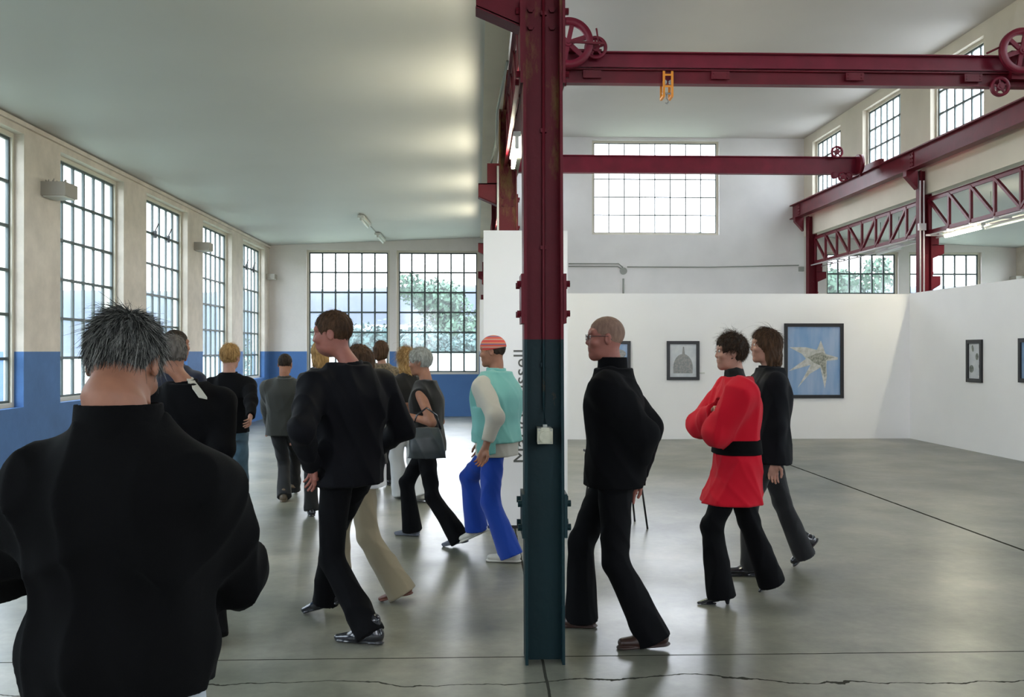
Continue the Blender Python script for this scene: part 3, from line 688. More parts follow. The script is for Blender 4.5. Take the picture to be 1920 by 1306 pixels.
pn2 = tag(MB().box(-.03, .03, -.3, .3, 0, 2.1).build('panel_stand', M['white']), 'narrow white panel edge standing left of the text panel', 'panel')
pn2.location = (gx(905, 10.1), 10.1, 0)

# pictures
def picture(loc, w, h, rz, art, label, fr=.06):
    root = tag(empty('framed_picture', loc, rz), label, 'picture', None)
    b = MB()
    b.box(-w / 2, w / 2, -.03, 0, h / 2 - fr, h / 2); b.box(-w / 2, w / 2, -.03, 0, -h / 2, -h / 2 + fr)
    b.box(-w / 2, -w / 2 + fr, -.03, 0, -h / 2 + fr, h / 2 - fr); b.box(w / 2 - fr, w / 2, -.03, 0, -h / 2 + fr, h / 2 - fr)
    b.build('frame', M['black'], root)
    iw, ih = w / 2 - fr, h / 2 - fr
    art(root, iw, ih); return root
def printm(nm, c1_, c2_, sc, **k): return mat(nm, c1_, 0.25, col2=c2_, nscale=sc, **k)
P_sky = printm('blue_print', (0.17, 0.32, 0.56), (0.34, 0.44, 0.62), 1.6, aniso=(3, 1, .6))
P_star = printm('pale_star_print', (0.62, 0.62, 0.60), (0.40, 0.40, 0.36), 14)
P_core = printm('grey_core_print', (0.16, 0.17, 0.14), (0.42, 0.42, 0.36), 30)
P_paper = printm('pale_paper_print', (0.50, 0.53, 0.56), (0.62, 0.64, 0.65), 8)
P_dome = printm('grey_dome_print', (0.18, 0.19, 0.20), (0.33, 0.32, 0.29), 30)
P_blot = printm('dark_blot_print', (0.10, 0.12, 0.10), (0.25, 0.27, 0.24), 20)
def sheet(root, iw, ih, m): MB().box(-iw, iw, -.006, -.001, -ih, ih).build('print', m, root)
def shape(root, nm, pts, m, lay): MB().prism([(x, z) for x, z in pts], -.006 - .0012 * lay, -.0062, 'y').build(nm, m, root)
def art_star(root, iw, ih):
    sheet(root, iw, ih, P_sky)
    S = lambda l: [(x * iw, z * ih) for x, z in l]
    shape(root, 'star_shape', S([(-.93, .40), (-.3, .40), (.12, .32), (.27, .60), (.45, .20), (.92, .10), (.9, .03), (.5, .0), (.48, -.15), (.50, -.45), (.42, -.82), (.25, -.2), (-.15, -.38), (-.62, -.80), (-.12, -.12), (-.95, -.30), (-.30, .06), (-.45, .2)]), P_star, 1)
    shape(root, 'star_core', S([(-.25, .10), (.1, .22), (.35, .25), (.5, .13), (.8, .10), (.45, .03), (.46, -.2), (.42, -.5), (.28, -.15), (.0, -.05)]), P_core, 2)
def art_dome(root, iw, ih):
    sheet(root, iw, ih, P_paper)
    pts = [(-.72 * iw, -.78 * ih)] + [(iw * .74 * math.cos(t), ih * (-.45 + .85 * math.sin(t))) for t in np.linspace(math.pi * .98, math.pi * .53, 10)] + [(.0 * iw, .85 * ih), (.08 * iw, .82 * ih)] + [(iw * .74 * math.cos(t), ih * (-.45 + .85 * math.sin(t))) for t in np.linspace(math.pi * .44, .02, 10)] + [(.72 * iw, -.78 * ih)]
    shape(root, 'dome_shape', pts, P_dome, 1)
def ell(cx, cz, a, b_, rot=0, n=16):
    return [(cx + a * math.cos(t) * math.cos(rot) - b_ * math.sin(t) * math.sin(rot), cz + a * math.cos(t) * math.sin(rot) + b_ * math.sin(t) * math.cos(rot)) for t in np.linspace(0, 2 * math.pi, n, endpoint=False)]
def art_blots(root, iw, ih):
    sheet(root, iw, ih, P_paper)
    for c in (ell(-.35 * iw, .72 * ih, .18 * iw, .2 * ih, .3), ell(.4 * iw, .25 * ih, .26 * iw, .2 * ih), ell(-.55 * iw, -.45 * ih, .38 * iw, .22 * ih), ell(.85 * iw, .08 * ih, .12 * iw, .12 * ih), ell(.8 * iw, -.3 * ih, .10 * iw, .14 * ih)): shape(root, 'leaf_shape', c, P_blot, 1)
def art_blue(root, iw, ih):
    sheet(root, iw, ih, P_sky); shape(root, 'cloud_shape', ell(.2 * iw, .4 * ih, .7 * iw, .3 * ih), P_dome, 1)
py_ = 17.328
def wallpic(x0, x1, y0, y1, art, label, fr):
    a = at(x0, y0, py_); c = at(x1, y1, py_)
    return picture(((a.x + c.x) / 2, py_, (a.z + c.z) / 2), c.x - a.x, a.z - c.z, 0, art, label, fr)
wallpic(1470, 1581, 606, 746, art_star, 'large black framed blue picture of a pale star shape', .06)
wallpic(1250, 1311, 639, 712, art_dome, 'small black framed picture of a grey dome shape', .055)
wallpic(1122, 1182, 639, 712, art_blue, 'black framed picture mostly hidden behind the bald man in black', .055)
def sidepic(x0, x1, ymid, hh, art, label):
    X = 7.818; ya = X / math.tan(math.atan((x0 - 960) / F) + YAW); yb_ = X / math.tan(math.atan((x1 - 960) / F) + YAW)
    ym = (ya + yb_) / 2; zc = X * math.sin(YAW) + ym * math.cos(YAW)
    return picture((X, ym, EYE + (658 - ymid) * zc / F), ya - yb_, hh * zc / F, R(-90), art, label, .06)
sidepic(1814, 1843, 676.5, 80, art_blots, 'narrow looking framed picture with dark leaf blots on the right partition')
sidepic(1912, 1948, 675.5, 84, art_blue, 'blue framed picture cut by the right picture edge')
for x, y in ((1316, 699),):
    q = at(x, y, 17.329); tag(MB().box(q.x - .05, q.x + .05, 17.322, 17.33, q.z - .012, q.z + .012).build('caption_card', M['fixture']), 'tiny grey caption card right of the dome picture', 'card')
tag(MB().box(7.81, 7.82, 14.78, 14.90, 1.17, 1.20).build('caption_card', M['fixture']), 'tiny grey caption card right of the leaf blot picture', 'card')

# slim legged side table behind the bald man
st = tag(empty('side_table', (gx(1152, 8.75), 8.75, 0), R(8)), 'small dark table on thin metal legs behind the bald man', 'table')
MB().box(-.24, .24, -.2, .2, .66, .68).build('table_top', M['black'], st)
for sx_, sy in ((-1, -1), (1, -1), (1, 1), (-1, 1)):
    MB().tube([(sx_ * .17, sy * .14, .66), (sx_ * .25, sy * .19, 0)], .009, 8).build('leg', M['black'], st)
MB().tube([(-.18, -.16, .38), (.2, -.16, .38)], .006, 6).build('stretcher', M['black'], st)
nb = tag(MB().box(-.1, .08, -.12, .12, 0, .05).build('book_stack', M['roof']), 'dark thing lying on the small table behind the bald man', 'book'); nb.location = (st.location.x + .05, 8.78, .681)

# ------------------------------------------------------------------ soft modelling: distance fields turned into smooth meshes
class Field:
    def __init__(s, lo, hi, h):
        s.lo = np.array(lo, float); s.h = h; s.n = np.ceil((np.array(hi) - s.lo) / h).astype(int) + 1
        s.v = np.full(s.n, 0.3, np.float32)
    def sub(s, lo, hi):
        a = np.clip(np.floor((np.array(lo) - s.lo) / s.h).astype(int), 0, s.n - 1); b = np.clip(np.ceil((np.array(hi) - s.lo) / s.h).astype(int) + 1, 1, s.n)
        sl = tuple(slice(int(i), int(j)) for i, j in zip(a, b))
        ax = [(s.lo[i] + s.h * np.arange(a[i], b[i])).astype(np.float32) for i in range(3)]
        return sl, ax[0][:, None, None], ax[1][None, :, None], ax[2][None, None, :]
    def put(s, sl, d, k, mode='add'):
        v = s.v[sl]
        if v.size == 0: return
        if mode == 'cut': d = -d; hh = np.clip(.5 - .5 * (v - d) / k, 0, 1); s.v[sl] = v + (d - v) * hh + k * hh * (1 - hh); return
        hh = np.clip(.5 + .5 * (v - d) / k, 0, 1); s.v[sl] = v + (d - v) * hh - k * hh * (1 - hh)
    def cone(s, a, b, ra, rb, k=.03, mode='add', flat=None):
        """tapered limb; flat = (axis vector, factor) squeezes it along an axis"""
        a = np.array(a, float); b = np.array(b, float); m = max(ra, rb) * (1.6 if flat else 1) + k + .03
        sl, X, Y, Z = s.sub(np.minimum(a, b) - m, np.maximum(a, b) + m); d = b - a; L2 = max(1e-9, d @ d)
        px, py, pz = X - a[0], Y - a[1], Z - a[2]; t = np.clip((px * d[0] + py * d[1] + pz * d[2]) / L2, 0, 1)
        qx, qy, qz = px - t * d[0], py - t * d[1], pz - t * d[2]; q2 = qx * qx + qy * qy + qz * qz
        if flat:
            ax, fct = np.array(flat[0], float), flat[1]; ax /= np.linalg.norm(ax); u = qx * ax[0] + qy * ax[1] + qz * ax[2]; q2 = q2 + u * u * (1 / fct ** 2 - 1)
        s.put(sl, np.sqrt(q2) - (ra + (rb - ra) * t), k, mode)
    def ell(s, c, r, k=.03, mode='add', rot=None):
        c = np.array(c, float); r = np.array(r, float); m = max(r) + k + .03; sl, X, Y, Z = s.sub(c - m, c + m)
        x, y, z = X - c[0], Y - c[1], Z - c[2]
        if rot is not None:
            Q = np.array(rot); x, y, z = (Q[0, i] * x + Q[1, i] * y + Q[2, i] * z for i in range(3))
        k0 = np.sqrt((x / r[0]) ** 2 + (y / r[1]) ** 2 + (z / r[2]) ** 2); k1 = np.sqrt((x / r[0] ** 2) ** 2 + (y / r[1] ** 2) ** 2 + (z / r[2] ** 2) ** 2)
        s.put(sl, k0 * (k0 - 1) / np.maximum(k1, 1e-6), k, mode)
    def loft(s, rows, k=.03, p=2.3, frame=None):
        """rows (z, half width, half depth, y centre, x centre, twist) stacked upwards"""
        rows = sorted(rows); zz = np.array([r[0] for r in rows]); m = .08
        W_ = max(r[1] for r in rows) + m + max(abs(r[4]) for r in rows); D_ = max(r[2] + abs(r[3]) for r in rows) + m; W_ = max(W_, D_)
        sl, X, Y, Z = s.sub((-W_, -W_, zz[0] - m), (W_, W_, zz[-1] + m)); z1 = Z.ravel(); zc = np.clip(z1, zz[0], zz[-1])
        fine = np.linspace(zz[0], zz[-1], 90); ker = np.ones(9) / 9
        def I(i):
            f_ = np.interp(fine, zz, [r[i] for r in rows]); f_ = np.convolve(np.pad(f_, 4, mode='edge'), ker, 'valid'); return np.interp(zc, fine, f_)[None, None, :].astype(np.float32)
        a, b, cy, cx, tw = I(1), I(2), I(3), I(4), I(5)
        c_, s_ = np.cos(-tw), np.sin(-tw); x0 = X - cx; y0 = Y - cy; x = x0 * c_ - y0 * s_; y = x0 * s_ + y0 * c_
        d = ((np.abs(x / a) ** p + np.abs(y / b) ** p) ** (1 / p) - 1) * np.minimum(a, b); ez = np.abs(Z - zc[None, None, :].astype(np.float32))
        d = np.where(ez > 0, np.sqrt(np.maximum(d, 0) ** 2 + ez ** 2) + np.minimum(d, 0) * 0, d); s.put(sl, d, k)
    def plane(s, p, n):
        """keep the side the normal points to"""
        sl, X, Y, Z = s.sub(s.lo, s.lo + s.h * s.n); n = np.array(n, float); n /= np.linalg.norm(n)
        s.v = np.maximum(s.v, -((X - p[0]) * n[0] + (Y - p[1]) * n[1] + (Z - p[2]) * n[2])).astype(np.float32)
    def folds(s, amp, sc=18.0, seed=0, region=None, stretch=(1, 1, .45)):
        sl, X, Y, Z = s.sub(s.lo, s.lo + s.h * s.n); r = np.random.default_rng(seed); a = r.uniform(0, 6, 8)
        X, Y, Z = X * sc * stretch[0], Y * sc * stretch[1], Z * sc * stretch[2]
        u = np.sin(X + 1.7 * np.sin(.6 * Y + a[0]) + 1.3 * np.sin(.5 * Z + a[1]) + .8 * Z + a[2]); w = np.sin(Y * 1.1 + 1.5 * np.sin(.7 * X + a[3]) - .9 * Z + 1.2 * np.sin(.9 * Z + a[4]) + a[5])
        n = (1 - np.abs(u)) ** 1.5 * .9 + (1 - np.abs(w)) ** 1.5 * .7 - .75 + .25 * np.sin(2.3 * X + 2 * Z + a[6]) * np.sin(1.9 * Y - Z + a[7])
        s.v -= (amp * n).astype(np.float32)
    def arrays(s):
        v = s.v.copy(); v[0] = v[-1] = .3; v[:, 0] = v[:, -1] = .3; v[:, :, 0] = v[:, :, -1] = .3
        ins = v < 0; n = np.array(v.shape) - 1
        cnt = np.zeros(n, np.int8); C = [(i, j, k) for i in (0, 1) for j in (0, 1) for k in (0, 1)]
        for i, j, k in C: cnt += ins[i:i + n[0], j:j + n[1], k:k + n[2]]
        act = (cnt > 0) & (cnt < 8); idx = np.argwhere(act); ids = np.full(n, -1, np.int64); ids[act] = np.arange(len(idx))
        vals = np.stack([v[idx[:, 0] + i, idx[:, 1] + j, idx[:, 2] + k] for i, j, k in C], 1); Ca = np.array(C, float)
        acc = np.zeros((len(idx), 3)); w = np.zeros(len(idx))
        for p in range(8):
            for q in range(p + 1, 8):
                if np.abs(Ca[p] - Ca[q]).sum() != 1: continue
                a, b = vals[:, p], vals[:, q]; mk = (a < 0) != (b < 0); t = np.where(mk, a / np.where(mk, a - b, 1), 0)
                acc += np.where(mk[:, None], Ca[p] + t[:, None] * (Ca[q] - Ca[p]), 0); w += mk
        V = (idx + acc / w[:, None]) * s.h + s.lo; Q = []
        for ax in range(3):
            e = [slice(None)] * 3; g_ = [slice(None)] * 3; e[ax] = slice(0, -1); g_[ax] = slice(1, None)
            A_, B_ = ins[tuple(e)], ins[tuple(g_)]; ch = np.argwhere(A_ != B_); inside = A_[ch[:, 0], ch[:, 1], ch[:, 2]]
            o1, o2 = (ax + 1) % 3, (ax + 2) % 3; u = np.zeros(3, int); u[o1] = 1; w_ = np.zeros(3, int); w_[o2] = 1
            q = [ids[tuple((ch - d).T)] for d in (u + w_, w_, u * 0, u)]
            q = np.stack(q, 1); q = np.where(inside[:, None], q, q[:, ::-1]); Q.append(q)
        return V, np.concatenate(Q)
def np_mesh(name, V, Q):
    me = bpy.data.meshes.new(name); me.vertices.add(len(V)); me.vertices.foreach_set('co', np.ascontiguousarray(V, np.float32).ravel())
    k = Q.shape[1]; me.loops.add(Q.size); me.loops.foreach_set('vertex_index', np.ascontiguousarray(Q, np.int32).ravel())
    me.polygons.add(len(Q)); me.polygons.foreach_set('loop_start', np.arange(0, Q.size, k, dtype=np.int32)); me.polygons.foreach_set('use_smooth', np.ones(len(Q), bool))
    me.update(calc_edges=True); return me

# head, in metres; the origin sits between the ears, the face looks along +Y
def head_template():
    f = Field((-.11, -.14, -.24), (.11, .15, .15), .0034)
    f.ell((0, -.012, .032), (.074, .094, .086), .02); f.ell((0, .022, -.02), (.062, .066, .075), .03)
    f.ell((0, .030, -.058), (.050, .052, .045), .03); f.cone((-.03, .03, -.085), (0, .064, -.094), .020, .017, .025); f.cone((.03, .03, -.085), (0, .064, -.094), .020, .017, .025)
    f.cone((0, -.022, -.04), (0, -.045, -.25), .054, .060, .03)
    f.cone((-.045, .070, .036), (.045, .070, .036), .014, .014, .018)
    f.cone((0, .080, .022), (0, .0945, -.020), .0075, .0105, .012); f.ell((-.011, .088, -.023), (.008, .009, .007), .006); f.ell((.011, .088, -.023), (.008, .009, .007), .006)
    for s_ in (-1, 1):
        f.ell((s_ * .031, .096, .014), (.017, .018, .012), .012, 'cut'); f.ell((s_ * .042, .066, -.02), (.022, .022, .02), .02)
        f.ell((s_ * .031, .072, .012), (.016, .0135, .0135), .004)
        f.ell((s_ * .077, -.006, .0), (.009, .019, .031), .006); f.ell((s_ * .086, .000, .002), (.006, .010, .018), .004, 'cut')
    f.cone((-.020, .080, -.050), (.020, .080, -.050), .0075, .0075, .008); f.cone((-.018, .078, -.061), (.018, .078, -.061), .0085, .0085, .008)
    f.cone((-.022, .092, -.0555), (.022, .092, -.0555), .003, .003, .004, 'cut')
    return f.arrays()
HV, HQ = head_template()
def hand_template(curl=.55):
    """right hand hanging down: wrist at the origin, fingers along -Z, palm facing -X, thumb towards +Y"""
    f = Field((-.085, -.075, -.20), (.05, .085, .09), .0026)
    f.cone((0, 0, .08), (0, 0, 0), .030, .026, .02, flat=((1, 0, 0), .8))
    f.cone((0, 0, .0), (-.004, 0, -.075), .028, .036, .02, flat=((1, 0, 0), .42)); f.ell((-.008, .022, -.035), (.017, .022, .032), .015); f.ell((-.004, -.022, -.045), (.014, .016, .034), .015)
    for j, (y, L, r) in enumerate(((.030, .072, .0085), (.010, .080, .009), (-.011, .074, .0085), (-.031, .058, .0075))):
        a = np.array((-.004, y, -.082 + (.004 if j in (0, 3) else 0))); th = R(12 + 4 * j) + curl * .35; d = [L * .45, L * .32, L * .25]; k_ = .010
        for i, l in enumerate(d):
            b_ = a + np.array((-math.sin(th) * l, y * .06 / 3, -math.cos(th) * l)); f.cone(a, b_, r * (1 - .08 * i), r * (.92 - .09 * i), k_ if i == 0 else .004); a = b_; th += curl * (.75 if i == 0 else .6); k_ = .004
    a = np.array((-.012, .030, -.018)); 
    for b_, r0, r1 in (((-.026, .052, -.045), .0135, .011), ((-.034, .055, -.074), .0105, .009), ((-.040, .050, -.096), .0095, .0075)):
        f.cone(a, b_, r0, r1, .008 if r0 > .012 else .004); a = np.array(b_)
    return f.arrays()
GV, GQ = hand_template(.55); FV, FQ = hand_template(1.0)

SK = {k: mat('skin_' + k, c, .55, noise=.08, nscale=25, spec=.35) for k, c in dict(tan=(.28, .125, .075), rosy=(.28, .105, .078), pale=(.33, .17, .12)).items()}
for m_ in SK.values():
    m_.node_tree.nodes['Principled BSDF'].inputs['Subsurface Weight'].default_value = .08; m_.node_tree.nodes['Principled BSDF'].inputs['Subsurface Radius'].default_value = (.01, .004, .002)
def cloth(name, c, rough=.9, sheen=.15, b=.25, **k): return mat(name, c, rough, bump=b, bscale=420, sheen=sheen, spec=.08, **k)
def hairm(name, c1_, c2_): return mat(name, c1_, .65, col2=c2_, nscale=60, bump=.5, bscale=160, aniso=(1, 1, .2), spec=.12)

def ik(a, c, l1, l2, pole):
    a = np.array(a, float); c = np.array(c, float); d = c - a; L = np.linalg.norm(d); Lm = (l1 + l2) * .999
    if L > Lm: c = a + d / L * Lm; L = Lm; d = c - a
    L = max(L, abs(l1 - l2) + .01)
    u = d / L; x = (l1 * l1 - l2 * l2 + L * L) / (2 * L); h = math.sqrt(max(0, l1 * l1 - x * x)); p = np.array(pole, float); p = p - u * (p @ u); p /= max(1e-6, np.linalg.norm(p))
    return a + u * x + p * h, c
def frame_from(z_, x_):
    """rotation matrix with local +Z on z_, local +X near x_"""
    z_ = np.array(z_, float); z_ /= np.linalg.norm(z_); x_ = np.array(x_, float); x_ = x_ - z_ * (x_ @ z_); x_ /= max(1e-6, np.linalg.norm(x_)); return np.stack([x_, np.cross(z_, x_), z_], 1)
def rotz(a): return np.array([[math.cos(a), -math.sin(a), 0], [math.sin(a), math.cos(a), 0], [0, 0, 1]])
def rotx(a): return np.array([[1, 0, 0], [0, math.cos(a), -math.sin(a)], [0, math.sin(a), math.cos(a)]])

def shoe_field(style, s):
    f = Field((-.07, -.12, -.005), (.07, .23, .16), .005)
    if style == 'heel':
        f.cone((0, -.045, .075), (0, .03, .055), .030, .030, .02); f.cone((0, .03, .045), (0, .16, .014), .030, .011, .02, flat=((0, 0, 1), .8)); f.cone((0, -.05, .05), (0, -.055, .005), .024, .013, .01); f.cone((0, -.05, .07), (0, -.05, .15), .030, .032, .02)
        f.cone((0, .06, .008), (0, .15, .006), .034, .014, .008, flat=((0, 0, 1), .2))
    else:
        w = .040 if style == 'dress' else .045; tz = .024 if style == 'dress' else .034
        f.cone((0, -.045, .045), (0, .06, .040), .040, w * .9, .02); f.cone((0, .06, .034), (0, .165 if style == 'dress' else .15, tz), w, .020 if style == 'dress' else .032, .02, flat=((0, 0, 1), .75))
        f.cone((0, -.04, .05), (0, -.03, .12), .036, .038, .02)
        f.cone((0, -.05, .012), (0, .15, .010), w * .93, w * (.72 if style == 'dress' else .92), .006, flat=((0, 0, 1), .30))
        if style == 'dress': f.ell((0, .0, .0), (.05, .028, .009), .006, 'cut')
    f.plane((0, 0, .002), (0, 0, 1)); return f.arrays()
SHOES = {k: shoe_field(k, 1) for k in ('dress', 'boot', 'heel')}

def strands(name, m, parent, roots, dirs, nrm, length, width, segs=5, gravity=.25, messy=.3, seed=0, curl=0.0):
    """individual hairs as thin tapering ribbons"""
    r = np.random.default_rng(seed); N = len(roots); p = roots.copy(); d = dirs.copy(); P = [p.copy()]
    L = length * (1 + .7 * np.clip((dirs[:, 2:3]), 0, 1)) * r.uniform(.55, 1.25, N)[:, None] / segs * (1 + .8 * (r.uniform(0, 1, (N, 1)) > .93)); wob = r.normal(0, 1, (N, 3)) * messy; ph = r.uniform(0, 6, (N, 1))
    for i in range(segs):
        dd = d + wob * (i + 1) / segs + np.array((0, 0, -gravity)) * (i / segs) * 2
        if curl: dd = dd + curl * np.concatenate([np.sin(ph + i * 1.6), np.cos(ph + i * 1.6), np.zeros((N, 1))], 1)
        dd /= np.linalg.norm(dd, axis=1)[:, None]; p = p + dd * L; P.append(p.copy())
    side = np.cross(d, r.normal(0, 1, (N, 3))); side /= np.linalg.norm(side, axis=1)[:, None]; V = []
    for i, q in enumerate(P):
        w = width * (1 - .75 * i / segs); V.append(q - side * w / 2); V.append(q + side * w / 2)
    V = np.stack(V, 1); k = 2 * (segs + 1); base = (np.arange(N) * k)[:, None]
    Q = np.concatenate([np.stack([base[:, 0] + 2 * i, base[:, 0] + 2 * i + 1, base[:, 0] + 2 * i + 3, base[:, 0] + 2 * i + 2], 1) for i in range(segs)])
    me = np_mesh(name, V.reshape(-1, 3), Q); tone = np.repeat(r.uniform(0, 1, N), k); at_ = me.attributes.new('tone', 'FLOAT', 'POINT'); at_.data.foreach_set('value', tone.astype(np.float32))
    return me
def strand_mat(name, c0, c1_):
    m = bpy.data.materials.new(name); m.use_nodes = True; n = m.node_tree; b = n.nodes['Principled BSDF']; b.inputs['Roughness'].default_value = .55; b.inputs['Specular IOR Level'].default_value = .2
    a = n.nodes.new('ShaderNodeAttribute'); a.attribute_name = 'tone'; cr = n.nodes.new('ShaderNodeValToRGB'); n.links.new(a.outputs['Fac'], cr.inputs[0])
    cr.color_ramp.elements[0].color = (*c0, 1); cr.color_ramp.elements[1].color = (*c1_, 1); cr.color_ramp.elements[0].position = .42; n.links.new(cr.outputs[0], b.inputs['Base Color']); return m

def person(label, px, Y, rot, H=1.74, female=False, skin='tan', group=None, pelvis=None, lean=0, sway=0, twist=0, head=(0, 0), head_off=(0, 0, 0), girth=1.0,
           feet=None, hands=None, poles=None, top=None, legs=None, shoe=('dress', None), hair=None, res=.0085, bare_arms=False, grip=False, neckw=1.0, drop=0.0, hands_on=(True, True), stand=.93, shoulders=1.0, px_body=None):
    """px,Y: where the pelvis stands in the photo. feet/hands: (px, py, Y[, pitch, yaw]) in the photo for (left, right)"""
    s = H / 1.75; base = at(px, 658, Y); root = empty('person', (base.x, base.y, 0), R(rot)); tag(root, label, 'person', group)
    Ri = rotz(-R(rot)); B0 = np.array((base.x, base.y, 0.0))
    def loc(q): return Ri @ (np.array(at(*q[:3])) - B0)
    zp = stand * s; hw = (.095 if female else .088) * s; sg = (-1, 1)
    # legs
    ank = []; pit = []; yaws = []
    for i in (0, 1):
        q = feet[i] if feet else None
        if q is None: ank.append(np.array((sg[i] * .09 * s, 0, .085))); pit.append(0); yaws.append(R(-6) * sg[i]); continue
        a = loc(q); pt = q[3] if len(q) > 3 else 0; a[2] = q[5] if len(q) > 5 else max(a[2], .075); ank.append(a); pit.append(R(pt)); yaws.append(R(q[4]) if len(q) > 4 else 0)
    lt, ls = .437 * s, .418 * s
    reach = max(np.linalg.norm(np.array((sg[i] * hw, 0)) - ank[i][:2]) for i in (0, 1)); 
    zmax = min(ank[i][2] + math.sqrt(max(.01, (.999 * (lt + ls)) ** 2 - np.sum((np.array((sg[i] * hw, 0)) - ank[i][:2]) ** 2))) for i in (0, 1) if pit[i] < R(25)) if min(pit) < R(25) else zp
    zp = min(zp, zmax)
    hip = [np.array((sg[i] * hw, 0, zp - .02 * s)) for i in (0, 1)]; knee = []
    for i in (0, 1):
        k_, a_ = ik(hip[i], ank[i], lt, ls, (sg[i] * .08, 1, .15)); knee.append(k_); ank[i] = a_
    # spine
    ln = math.tan(R(lean)); sh_z = zp + (1.395 - .93) * s; tw = R(twist)
    def sp(z): t = max(0, (z - zp)) / (sh_z - zp); return np.array((sway * t, ln * (z - zp), z))
    sw = (.165 if female else .188) * s * shoulders
    T = rotz(tw); shl = [sp(sh_z) + T @ np.array((sg[i] * sw, 0, -.015 * s - drop)) for i in (0, 1)]
    neck = sp(sh_z + .088 * s); hr = rotz(R(head[0])) @ rotx(R(-head[1])); hc = neck + np.array((0, .022, .165 * s)) + np.array(head_off); hs = s * (.97 if female else 1.0)
    # arms
    lu, lf = .295 * s, .262 * s; wr = []; elb = []
    for i in (0, 1):
        q = hands[i] if hands else None
        w_ = loc(q) if q is not None else shl[i] + np.array((sg[i] * .07, .05, -.545 * s))
        pl = poles[i] if poles and poles[i] is not None else (sg[i] * .35, -1, -.1); e_, w_ = ik(shl[i], w_, lu, lf, pl); wr.append(w_); elb.append(e_)
    lo = np.min([*ank, *wr, *elb, hc], 0) - .30; hi = np.max([*ank, *wr, *elb, hc], 0) + .30; lo[2] = -.02
    g_ = girth; wa = .150 if female else .168
    def rows(t_, z0_=None, flare=0):   # body outline plus thickness t_
        base_ = [(.86, .165, .115), (.93, .170 if female else .165, .118), (1.02, .150 if female else .162, .108), (1.10, (.135 if female else .158), .100), (1.20, .148 if female else .170, .110), (1.30, .158 if female else .180, .118), (1.345, .150 if female else .168, .110), (1.40, .115 if female else .135, .088), (1.445, .080, .070), (1.49, .060, .058)]
        o = []
        for z, a, b_ in base_:
            zz = zp + (z - .93) * s; c = sp(zz); f_ = max(0, (zz - zp)) / (sh_z - zp); o.append((zz, (a * s + t_) * g_ * (shoulders if z > 1.25 else 1), (b_ * s + t_) * g_, c[1] - .012 * f_, c[0], tw * min(1, f_)))
        return o
    # the body: torso, limbs; head and hands carry the detail
    bf = Field(lo, hi, .014); bf.loft(rows(-.015), .03)
    for i in (0, 1):
        bf.cone(hip[i], knee[i], .070 * s, .048 * s); bf.cone(knee[i], ank[i], .046 * s, .034 * s)
        if not (bare_arms): bf.cone(shl[i], elb[i], .042 * s, .034 * s); bf.cone(elb[i], wr[i], .032 * s, .024 * s)
    V, Q = bf.arrays(); Vs = [V]; Qs = [Q]; n0 = len(V)
    if bare_arms:
        af = Field(np.min([*shl, *elb, *wr], 0) - .09, np.max([*shl, *elb, *wr], 0) + .09, .006)
        for i in (0, 1): af.cone(shl[i], elb[i], .050 * s, .038 * s, .02); af.cone(elb[i], wr[i], .038 * s, .025 * s, .02)
        V, Q = af.arrays(); Vs.append(V); Qs.append(Q + n0); n0 += len(V)
    hv = HV * hs; nw_ = 1 + (neckw - 1) * np.clip((-.05 - HV[:, 2:3]) / .06, 0, 1); hv = hv * np.concatenate([nw_, nw_, nw_ * 0 + 1], 1); wv = np.clip((HV[:, 2:3] + .165) / .10, 0, 1); wv = wv * wv * (3 - 2 * wv); Vs.append(wv * (hv @ hr.T + hc) + (1 - wv) * (hv + neck + np.array((0, .022, .165 * s)))); Qs.append(HQ + n0); n0 += len(HV)
    for i in (0, 1):
        if not hands_on[i]: continue
        tv, tq = (FV, FQ) if grip else (GV, GQ); v = tv.copy(); q = tq
        if i == 0: v = v * np.array((-1, 1, 1)); q = tq[:, ::-1]
        fr = frame_from(elb[i] - wr[i], np.array((sg[i], .0, .0)) + (np.array((0, .5, 0)) if grip else 0)); Vs.append((v * s * (.93 if female else 1)) @ fr.T + wr[i]); Qs.append(q + n0); n0 += len(v)
    body = link('body', np_mesh('body', np.concatenate(Vs), np.concatenate(Qs)), SK[skin], root)
    for s_ in (-1, 1):
        e = MB(); c = hr @ (np.array((s_ * .031, .0795, .012)) * hs) + hc; n_ = 12; vs = []; fs = []
        for a in range(7):
            for b_ in range(n_):
                th = math.pi * a / 6; p = np.array((math.sin(th) * math.cos(2 * math.pi * b_ / n_), math.cos(th), math.sin(th) * math.sin(2 * math.pi * b_ / n_))) * .0098; vs.append(tuple(hr @ p + c))
        for a in range(6):
            for b_ in range(n_): fs.append((a * n_ + b_, a * n_ + (b_ + 1) % n_, (a + 1) * n_ + (b_ + 1) % n_, (a + 1) * n_ + b_))
        e.add(vs, fs, True); eo = e.build('eye', M['eye'], root)
        i_ = MB(); ci = hr @ (np.array((s_ * .031, .0885, .012)) * hs) + hc; i_.tube([ci, ci + hr @ np.array((0, .0018, 0))], .0052, 12); i_.build('iris', M['iris'], eo)
    J = dict(root=root, hip=hip, knee=knee, ank=ank, shl=shl, elb=elb, wr=wr, neck=neck, hc=hc, hr=hr, hs=hs, s=s, zp=zp, rows=rows, sp=sp, tw=tw, lo=lo, hi=hi, sg=sg, body=body, sh_z=sh_z)
